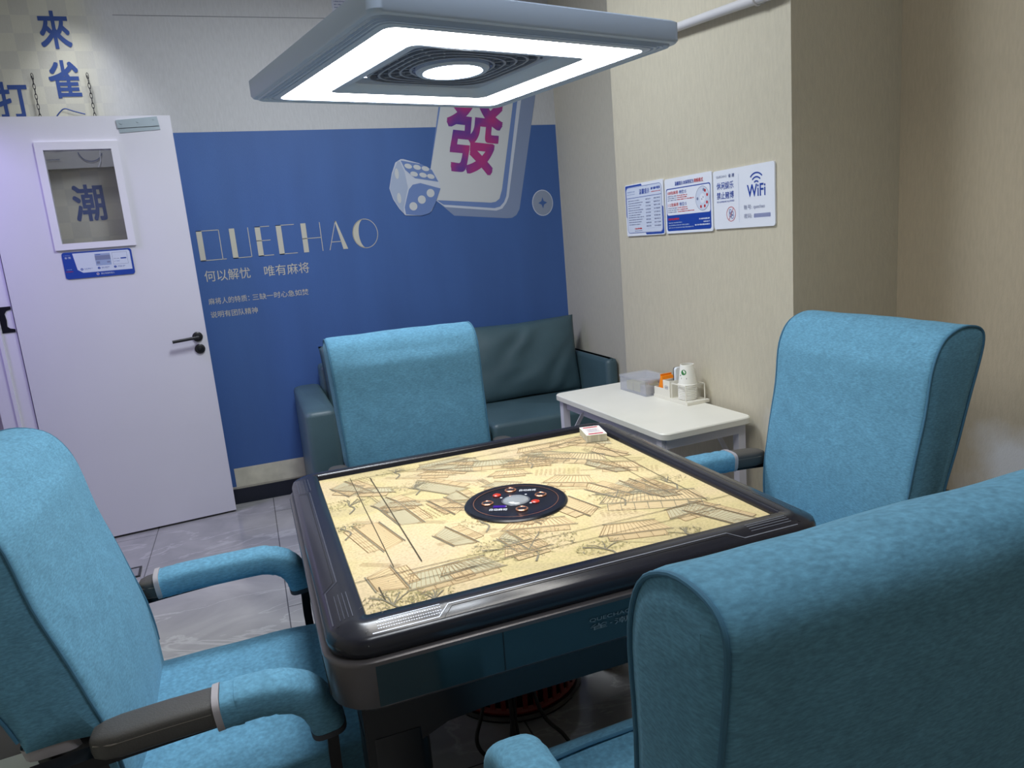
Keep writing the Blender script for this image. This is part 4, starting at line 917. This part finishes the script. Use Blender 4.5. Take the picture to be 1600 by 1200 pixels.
        for q in (-1, 1):
            bm = bmesh.new(); tube(bm, [(X, -0.2655, 0.640), (X+q*0.024, -0.257, 0.641), (X+q*0.0345, -0.23, 0.642), (X+q*0.0345, -0.15, 0.646), (X+q*0.0345, -0.08, 0.6475)], 0.0016, 5); obj('pad_stitch', bm, CHARS, arm)
        # fabric sleeve over the front half, drooping at the front, wrinkled underneath
        sp = [(SB+0.010, 0.636+0.01*(SB+0.24)), (SB+0.04, 0.638), (-0.04 if SB > -0.2 else -0.14, 0.640), (0.0, 0.640), (0.03, 0.636), (0.060, 0.625), (0.082, 0.605), (0.095, 0.579), (0.101, 0.552)]
        sp = [(p.y, p.z) for p in smooth_path([(0, a, b) for a, b in sp], 4)]
        bm = bmesh.new(); m_ = len(sp)
        tubeprof(sp, [0.0405+0.0015*noise.noise(Vector((i*0.5, sx, 2))) for i in range(m_)], [0.030+0.0025*noise.noise(Vector((i*0.7, sx*2, 5))) for i in range(m_)], bm, 0.6)
        obj('arm_sleeve', bm, FAB, arm, smooth=50)
        bm = bmesh.new(); tubeprof([(SB+0.000, 0.637), (SB+0.011, 0.638)], 0.0412, 0.031, bm, 0.6); obj('sleeve_band', bm, HEM, arm, smooth=50, label='pale grey sleeve band')
        bm = bmesh.new(); tubeprof([(0.1008, 0.556), (0.1018, 0.546)], 0.042, 0.0315, bm, 0.6); obj('sleeve_hem', bm, mat('dark_hem', (60, 62, 70), 0.7), arm, smooth=50)
        bm = bmesh.new(); obox(bm, (X, -0.355, 0.60), (sx*0.235, -0.33, 0.56), 0.03, 0.012); obj('back_bracket', bm, STEEL, arm)
        bm = bmesh.new(); obox(bm, (X, 0.105, 0.39), (sx*0.235, 0.08, 0.397), 0.03, 0.012); obj('seat_bracket', bm, STEEL, arm)
    bm = bmesh.new(); obox(bm, (-0.29, -0.352, 0.0125), (0.29, -0.352, 0.0125), 0.03, 0.022); obj('floor_bar', bm, STEEL, t); bm = bmesh.new(); obox(bm, (-0.235, -0.27, 0.397), (0.235, -0.27, 0.397), 0.03, 0.012); obj('cross_bar', bm, STEEL, t)
    return t
G = 'four blue armchairs around the mahjong table'
make_chair('blue fabric armchair on the left, empty seat and both arms in view', (-0.606, -0.03, 0), -PI/2, (-0.225, -0.075), 0.05)
make_chair('blue fabric armchair in front of the sofa, only its backrest front showing', (-0.022, 0.685, 0), PI)
make_chair('blue fabric armchair on the right, beside the white side table', (0.665, -0.03, 0), PI/2, (-0.11, -0.145))
make_chair('blue fabric armchair nearest the camera, seen from behind at lower right', (0.042, -0.722, 0), 0, (-0.10, -0.10), -0.10)

# ================================================================ SOFA
sf = thing('sofa', 'dark teal two-seat sofa against the blue wall', 'sofa', (0.53, YB-0.05, 0))
def soft_box(bm, x0, x1, y0, y1, z0, z1, r=0.03): 
    loft(bm, [[(x, y, z) for x, y in rrect(x0+d, y0+d, x1-d, y1-d, r, 4)] for z, d in ((z0, 0), (z1-0.025, 0), (z1-0.008, 0.006), (z1, 0.022))])
def lx(x): return x-0.53
def ly(y): return y-(YB-0.05)
for x0, x1, y0 in ((-0.355, -0.205, 1.92), (1.34, XA-0.006, 2.12)):
    bm = bmesh.new(); soft_box(bm, lx(x0), lx(x1), ly(y0), ly(2.75), 0.05, 0.645); obj('sofa_arm', bm, SOFA, sf, smooth=50)
bm = bmesh.new(); soft_box(bm, lx(-0.205), lx(1.34), ly(1.97), ly(2.75), 0.06, 0.30); obj('sofa_base', bm, SOFA, sf, smooth=50)
bm = bmesh.new(); soft_box(bm, lx(-0.205), lx(1.34), ly(2.60), ly(2.76), 0.30, 0.76); obj('sofa_back', bm, SOFA, sf, smooth=50)
def seat_cush(x0, x1):
    bm = bmesh.new(); soft_box(bm, lx(x0)+0.003, lx(x1)-0.003, ly(1.95), ly(2.60), 0.30, 0.425, 0.03); obj('seat_cushion', bm, SOFA, sf, smooth=50)
seat_cush(-0.205, 0.57); seat_cush(0.57, 1.34)
def back_cush(x0, x1, seed, yb=2.58):
    """plump loose cushion leaning back, with diagonal folds"""
    bm = bmesh.new(); N = 40; w = x1-x0; hgt = 0.46; z0 = 0.415
    grids = []
    for side in (1, -1):
        g = []
        for j in range(N+1):
            row = []
            for i in range(N+1):
                u = 2*i/N-1; v = 2*j/N-1
                e = max(0, (1-abs(u)**3.2))*max(0, (1-abs(v)**3.2)); t = 0.075*e**0.5
                px = u*(1-0.035*(1-abs(v))**0.7*abs(u)); pv = v*(1-0.05*(1-abs(u)) *abs(v))
                if side == 1:
                    a = u*0.8-v*0.55+0.25*noise.noise(Vector((u*1.5, v*1.5, seed)))
                    f = math.exp(-((u-0.25+0.4*v)**2)*1.6)*math.sin(a*13+seed)*0.5+0.6*noise.noise(Vector((u*2.2+v*1.5, (v-u)*0.7, seed+4)))
                    t += 0.011*f*e**0.6
                x = lx((x0+x1)/2+px*w/2); z = z0+(pv+1)/2*hgt; y = ly(yb-0.10+0.075*(z-z0)/hgt)-side*t
                row.append(bm.verts.new((x, y, z)))
            g.append(row)
        grids.append(g)
    for g in grids:
        for j in range(N):
            for i in range(N): bm.faces.new([g[j][i], g[j][i+1], g[j+1][i+1], g[j+1][i]])
    bmesh.ops.remove_doubles(bm, verts=bm.verts, dist=0.0005)
    obj('back_cushion', bm, SOFA, sf, smooth=180)
back_cush(-0.20, 0.585, 1.3); back_cush(0.585, 1.345, 4.1)
for x in (-0.28, 1.36):
    for y in (2.0 if x < 0 else 2.2, 2.68):
        bm = bmesh.new(); lathe(bm, [(0.022, 0.05), (0.018, 0.0)], 12, lx(x), ly(y)); obj('foot', bm, SOFAD, sf)

# ================================================================ FOLDING SIDE TABLES
def side_table(name, label, loc, rz, w, l, H, top_m, leg_m):
    t = thing(name, label, 'table', loc, rz)
    bm = bmesh.new(); loft(bm, [[(x, y, z) for x, y in rrect(d, d, w-d, l-d, 0.035, 6)] for z, d in ((H-0.026, 0.002), (H-0.024, 0), (H-0.004, 0), (H, 0.003))]); obj('tabletop', bm, top_m, t, smooth=30)
    bm = bmesh.new()
    for x0, x1, y0, y1 in ((0.03, 0.045, 0.03, l-0.03), (w-0.045, w-0.03, 0.03, l-0.03), (0.045, w-0.045, 0.03, 0.045), (0.045, w-0.045, l-0.045, l-0.03)): box(bm, x0, x1, y0, y1, H-0.066, H-0.026)
    obj('apron_rail', bm, leg_m, t)
    for x in (0.028, w-0.028):
        for y in (0.05, l-0.05):
            lg = None; bm = bmesh.new(); box(bm, x-0.016, x+0.016, y-0.016, y+0.016, 0.012, H-0.028); lg = obj('leg', bm, leg_m, t, bevel=0.003, segs=1)
            bm = bmesh.new(); box(bm, x-0.018, x+0.018, y-0.018, y+0.018, 0, 0.014); obj('leg_cap', bm, BLK, lg)
            bm = bmesh.new(); obox(bm, (x, y+(0.016 if y < l/2 else -0.016), H-0.22), (x, y+(0.18 if y < l/2 else -0.18), H-0.05), 0.004, 0.02, Vector((1, 0, 0))); obj('brace', bm, leg_m, t)
    for y in (0.05, l-0.05):
        bm = bmesh.new(); box(bm, 0.028, w-0.028, y-0.010, y+0.010, H-0.32, H-0.29); obj('cross_rail', bm, leg_m, t)
    return t
ST_A = (0.764, 0.581); sa = math.atan2(0.0370, 0.883)
side_table('side_table', 'white folding side table against the pillar', (ST_A[0], ST_A[1], 0), sa, 0.395, 0.884, 0.655, WHITE, WMETAL)
side_table('side_table', 'pale mint tabletop at the lower left edge, behind the left armchair', (-1.50, -0.46, 0), 0.0, 0.50, 0.64, 0.45, MINT, WMETAL)

# things on the side table
ZT = 0.6555
SIDE = -0.06
bx = thing('storage_box', 'clear plastic storage box on the far end of the side table', 'box', (1.075, 1.235, ZT), sa)
bm = bmesh.new()
def hollow(bm, x0, x1, y0, y1, z0, z1, t):
    box(bm, x0, x1, y0, y1, z0, z0+t); box(bm, x0, x1, y0, y0+t, z0+t, z1); box(bm, x0, x1, y1-t, y1, z0+t, z1); box(bm, x0, x0+t, y0+t, y1-t, z0+t, z1); box(bm, x1-t, x1, y0+t, y1-t, z0+t, z1)
hollow(bm, -0.065, 0.075, -0.105, 0.105, 0, 0.062, 0.003); obj('box_body', bm, CLEARP, bx)
bm = bmesh.new(); box(bm, -0.067, 0.077, -0.107, 0.107, 0.062, 0.070); obj('box_lid', bm, CLEARP, bx, bevel=0.002, segs=1)
bm = bmesh.new(); rq = random.Random(3)
cont_m = [mat('content_grey', (120, 122, 150), 0.6), mat('content_tan', (200, 186, 170), 0.6), mat('content_pale', (205, 205, 215), 0.6), mat('content_yellow', (222, 210, 120), 0.6)]
for k in range(9):
    x, y = -0.045+0.045*(k % 3), -0.085+0.058*(k//3); z = 0.004; box(bm, x, x+0.038, y, y+0.05, z, z+rq.uniform(0.025, 0.05), rq.randrange(4))
o = obj('contents', bm, cont_m, bx)
cd = thing('desk_caddy', 'white compartment caddy holding cups on the side table', 'organizer', (1.105, 1.005, ZT), sa)
bm = bmesh.new(); box(bm, -0.052, 0.055, -0.125, 0.115, 0, 0.012); obj('caddy_base', bm, CREAMP, cd, bevel=0.003)
bm = bmesh.new(); hollow(bm, -0.050, 0.050, 0.045, 0.112, 0.012, 0.045, 0.003); obj('low_bin', bm, CREAMP, cd, bevel=0.001, segs=1)
bm = bmesh.new(); hollow(bm, -0.050, 0.050, -0.002, 0.045, 0.012, 0.082, 0.003); tb2 = obj('tall_bin', bm, CREAMP, cd, bevel=0.001, segs=1)
P = Print(lambda u, v, d: (-0.050-d, u, v), 0.0004); P.line([(-v_+0.035, u_) for u_, v_ in rrect(0.046, 0.004, 0.060, 0.026, 0.005)], 0.0012, GREYT, 0, True); P.text('雀潮', 0.028, 0.049, 0.012, 0.057, INK, 1, 0); P.build('caddy_logo', tb2)
bm = bmesh.new()
for x in (-0.046, 0.046): tube(bm, [(x, -0.012, 0.012), (x, -0.012, 0.075), (x, -0.024, 0.080)], 0.0025, 6); tube(bm, [(x, -0.108, 0.012), (x, -0.108, 0.076)], 0.0025, 6)
tube(bm, [(-0.046, -0.012, 0.075), (-0.046, -0.108, 0.076), (0.046, -0.108, 0.076), (0.046, -0.012, 0.075)], 0.0025, 6); obj('cup_rack', bm, CREAMP, cd, smooth=True)
def world_on_table(px, py, z): 
    c, s_ = math.cos(sa), math.sin(sa); return (1.105+px*c-py*s_, 1.005+px*s_+py*c, z)
op = thing('tea_packet', 'orange foil packet standing in the low bin of the caddy', 'packet', world_on_table(0, 0.078, ZT+0.0155), sa)
bm = bmesh.new(); loft(bm, [[(x*(1-0.35*t), y*(1-0.75*t)+0.012*t, 0.072*t) for x, y in ((-0.042, -0.022), (0.042, -0.022), (0.042, 0.022), (-0.042, 0.022))] for t in (0, 0.25, 0.55, 0.8, 1)]); obj('foil_pouch', bm, ORANGE, op, bevel=0.003)
bm = bmesh.new(); box(bm, -0.027, 0.027, 0.015, 0.020, 0.070, 0.080); obj('crimped_seal', bm, ORANGE, op)
rc = thing('remote_control', 'white remote with a dark back standing in the tall bin', 'remote', world_on_table(0.018, 0.021, ZT+0.0155), sa)
bm = bmesh.new(); loft(bm, [[(x, y, z) for x, z in rrect(-0.024, 0, 0.024, 0.115, 0.010, 5)] for y in (-0.009, 0.006)]); obj('remote_body', bm, mat('remote_white', (228, 232, 236), 0.35), rc, smooth=30)
bm = bmesh.new(); loft(bm, [[(x, y, z) for x, z in rrect(-0.0235, 0.0005, 0.0235, 0.1145, 0.010, 5)] for y in (0.006, 0.012)]); obj('remote_back', bm, BLK, rc, smooth=30)
# nested paper cups, upside down
cup_lab = ['topmost upside-down paper cup with a green round print', 'second paper cup from the top of the stack', 'third paper cup from the top of the stack', 'fourth paper cup from the top of the stack', 'fifth paper cup from the top of the stack', 'sixth paper cup from the top of the stack', 'third paper cup rim from the bottom of the stack', 'second paper cup rim from the bottom of the stack', 'lowest paper cup rim resting on the caddy base']
def cup_shell(bm):
    lathe(bm, [(0.0375, 0.0), (0.0395, 0.001), (0.0400, 0.0025), (0.0395, 0.004), (0.0370, 0.005), (0.0275, 0.082), (0.0270, 0.084), (0.0245, 0.084), (0.0245, 0.081), (0.0262, 0.080), (0.0355, 0.003)], 32, cap=False)
    bmesh.ops.contextual_create(bm, geom=[e for e in bm.edges if e.is_boundary and all(abs(v.co.z-0.080) < 1e-4 for v in e.verts)])
first = None
for k in range(9):
    z = ZT+0.0135+(8-k)*0.0072
    loc = world_on_table(0.0, -0.058, z)
    if k == 0:
        t = thing('paper_cup', cup_lab[0]+' at the side table caddy', 'cup', loc, sa, 'nested paper cups in the caddy')
        bm = bmesh.new(); cup_shell(bm); c0 = obj('cup_wall', bm, CUPW, t, smooth=35)
        P = Print(lambda u, v, d: ((0.0372-0.0097*(v-0.005)/0.079+d)*math.cos(u), (0.0372-0.0097*(v-0.005)/0.079+d)*math.sin(u), v), 0.0004)
        P.poly([(PI*1.15+0.36*math.cos(2*PI*i/20), 0.055+0.011*math.sin(2*PI*i/20)) for i in range(20)], GREEN, 0); P.rect(PI*1.05, 0.028, PI*1.28, 0.033, mat('cup_print_dark', (90, 90, 80), 0.6), 0); P.rect(PI*0.98, 0.040, PI*1.03, 0.044, mat('cup_print_dark', (90, 90, 80), 0.6), 0)
        P.build('cup_print', t)
    else:
        if first is None:
            first = thing('paper_cup', cup_lab[k], 'cup', loc, sa, 'nested paper cups in the caddy'); first.rotation_euler = (0, 0, sa)
            bm = bmesh.new(); cup_shell(bm); obj('cup_wall', bm, CUPW, first, smooth=35)
        else: dup(first, loc, sa, cup_lab[k])

# ================================================================ FLOOR THINGS
so = thing('floor_socket', 'small square floor socket cover on the tiles behind the left armchair', 'socket', (-1.235, 2.03, 0), 0.05)
bm = bmesh.new(); frame_strip(bm, [(-0.06, -0.06), (0.06, -0.06), (0.06, 0.06), (-0.06, 0.06)], [(-0.050, -0.050), (0.050, -0.050), (0.050, 0.050), (-0.050, 0.050)], 0.0, 0.006)
for v in bm.verts: v.co = Vector((v.co.x, v.co.z, v.co.y))
obj('socket_frame', bm, BLK, so)
bm = bmesh.new(); box(bm, -0.050, 0.050, -0.050, 0.050, 0.0, 0.004); obj('socket_lid', bm, mat('socket_grey', (150, 150, 152), 0.4, metal=0.4), so)
ht = thing('foot_heater', 'round red slatted foot heater on the floor under the table', 'heater', (0.085, 0.43, 0)); ht.scale = (0.9, 0.9, 0.95)
bm = bmesh.new(); lathe(bm, [(0.20, 0.0), (0.235, 0.0), (0.24, 0.01), (0.235, 0.02), (0.21, 0.022)], 48); obj('heater_foot', bm, BLK, ht, smooth=30)
bm = bmesh.new(); lathe(bm, [(0.225, 0.02), (0.23, 0.03), (0.225, 0.045)], 48, cap=False); lathe(bm, [(0.225, 0.115), (0.23, 0.13), (0.215, 0.15), (0.18, 0.158), (0.12, 0.16)], 48)
obj('heater_ring', bm, REDP, ht, smooth=40)
for k in range(40):
    a = 2*PI*k/40; bm = bmesh.new(); obox(bm, (0.226*math.cos(a), 0.226*math.sin(a), 0.04), (0.226*math.cos(a), 0.226*math.sin(a), 0.12), 0.016, 0.006, Vector((math.cos(a), math.sin(a), 0))); obj('slat', bm, REDP, ht)
bm = bmesh.new(); lathe(bm, [(0.20, 0.02), (0.20, 0.15)], 32, cap=False); obj('heater_core', bm, GROOVE, ht)
def cable(label, pts):
    bm = bmesh.new(); tube(bm, smooth_path(pts, 8), 0.0055, 8); tag(obj('power_cable', bm, CABLE, smooth=True), label, 'cable', 'loose cables under the table')
cable('black cable loop hanging nearest the table leg', [(-0.04, 0.14, 0.58), (-0.055, 0.13, 0.35), (-0.10, 0.13, 0.15), (-0.125, 0.13, 0.06), (-0.10, 0.12, 0.010), (-0.05, 0.11, 0.008), (-0.02, 0.14, 0.06), (0.0, 0.15, 0.25), (0.0, 0.16, 0.58)])
cable('black cable loop lying farther right on the floor tiles', [(0.02, 0.12, 0.58), (0.03, 0.10, 0.25), (0.05, 0.08, 0.12), (0.10, 0.06, 0.05), (0.115, 0.03, 0.010), (0.09, 0.0, 0.008), (0.03, 0.02, 0.008), (-0.02, 0.06, 0.012), (-0.03, 0.10, 0.15), (-0.01, 0.13, 0.58)])
cable('straight black cable dropping between the two loops', [(-0.02, 0.10, 0.58), (-0.015, 0.10, 0.3), (-0.02, 0.10, 0.1), (-0.02, 0.05, 0.010), (-0.05, -0.08, 0.008), (-0.1, -0.25, 0.008)])

bpy.data.objects.remove(_fo)
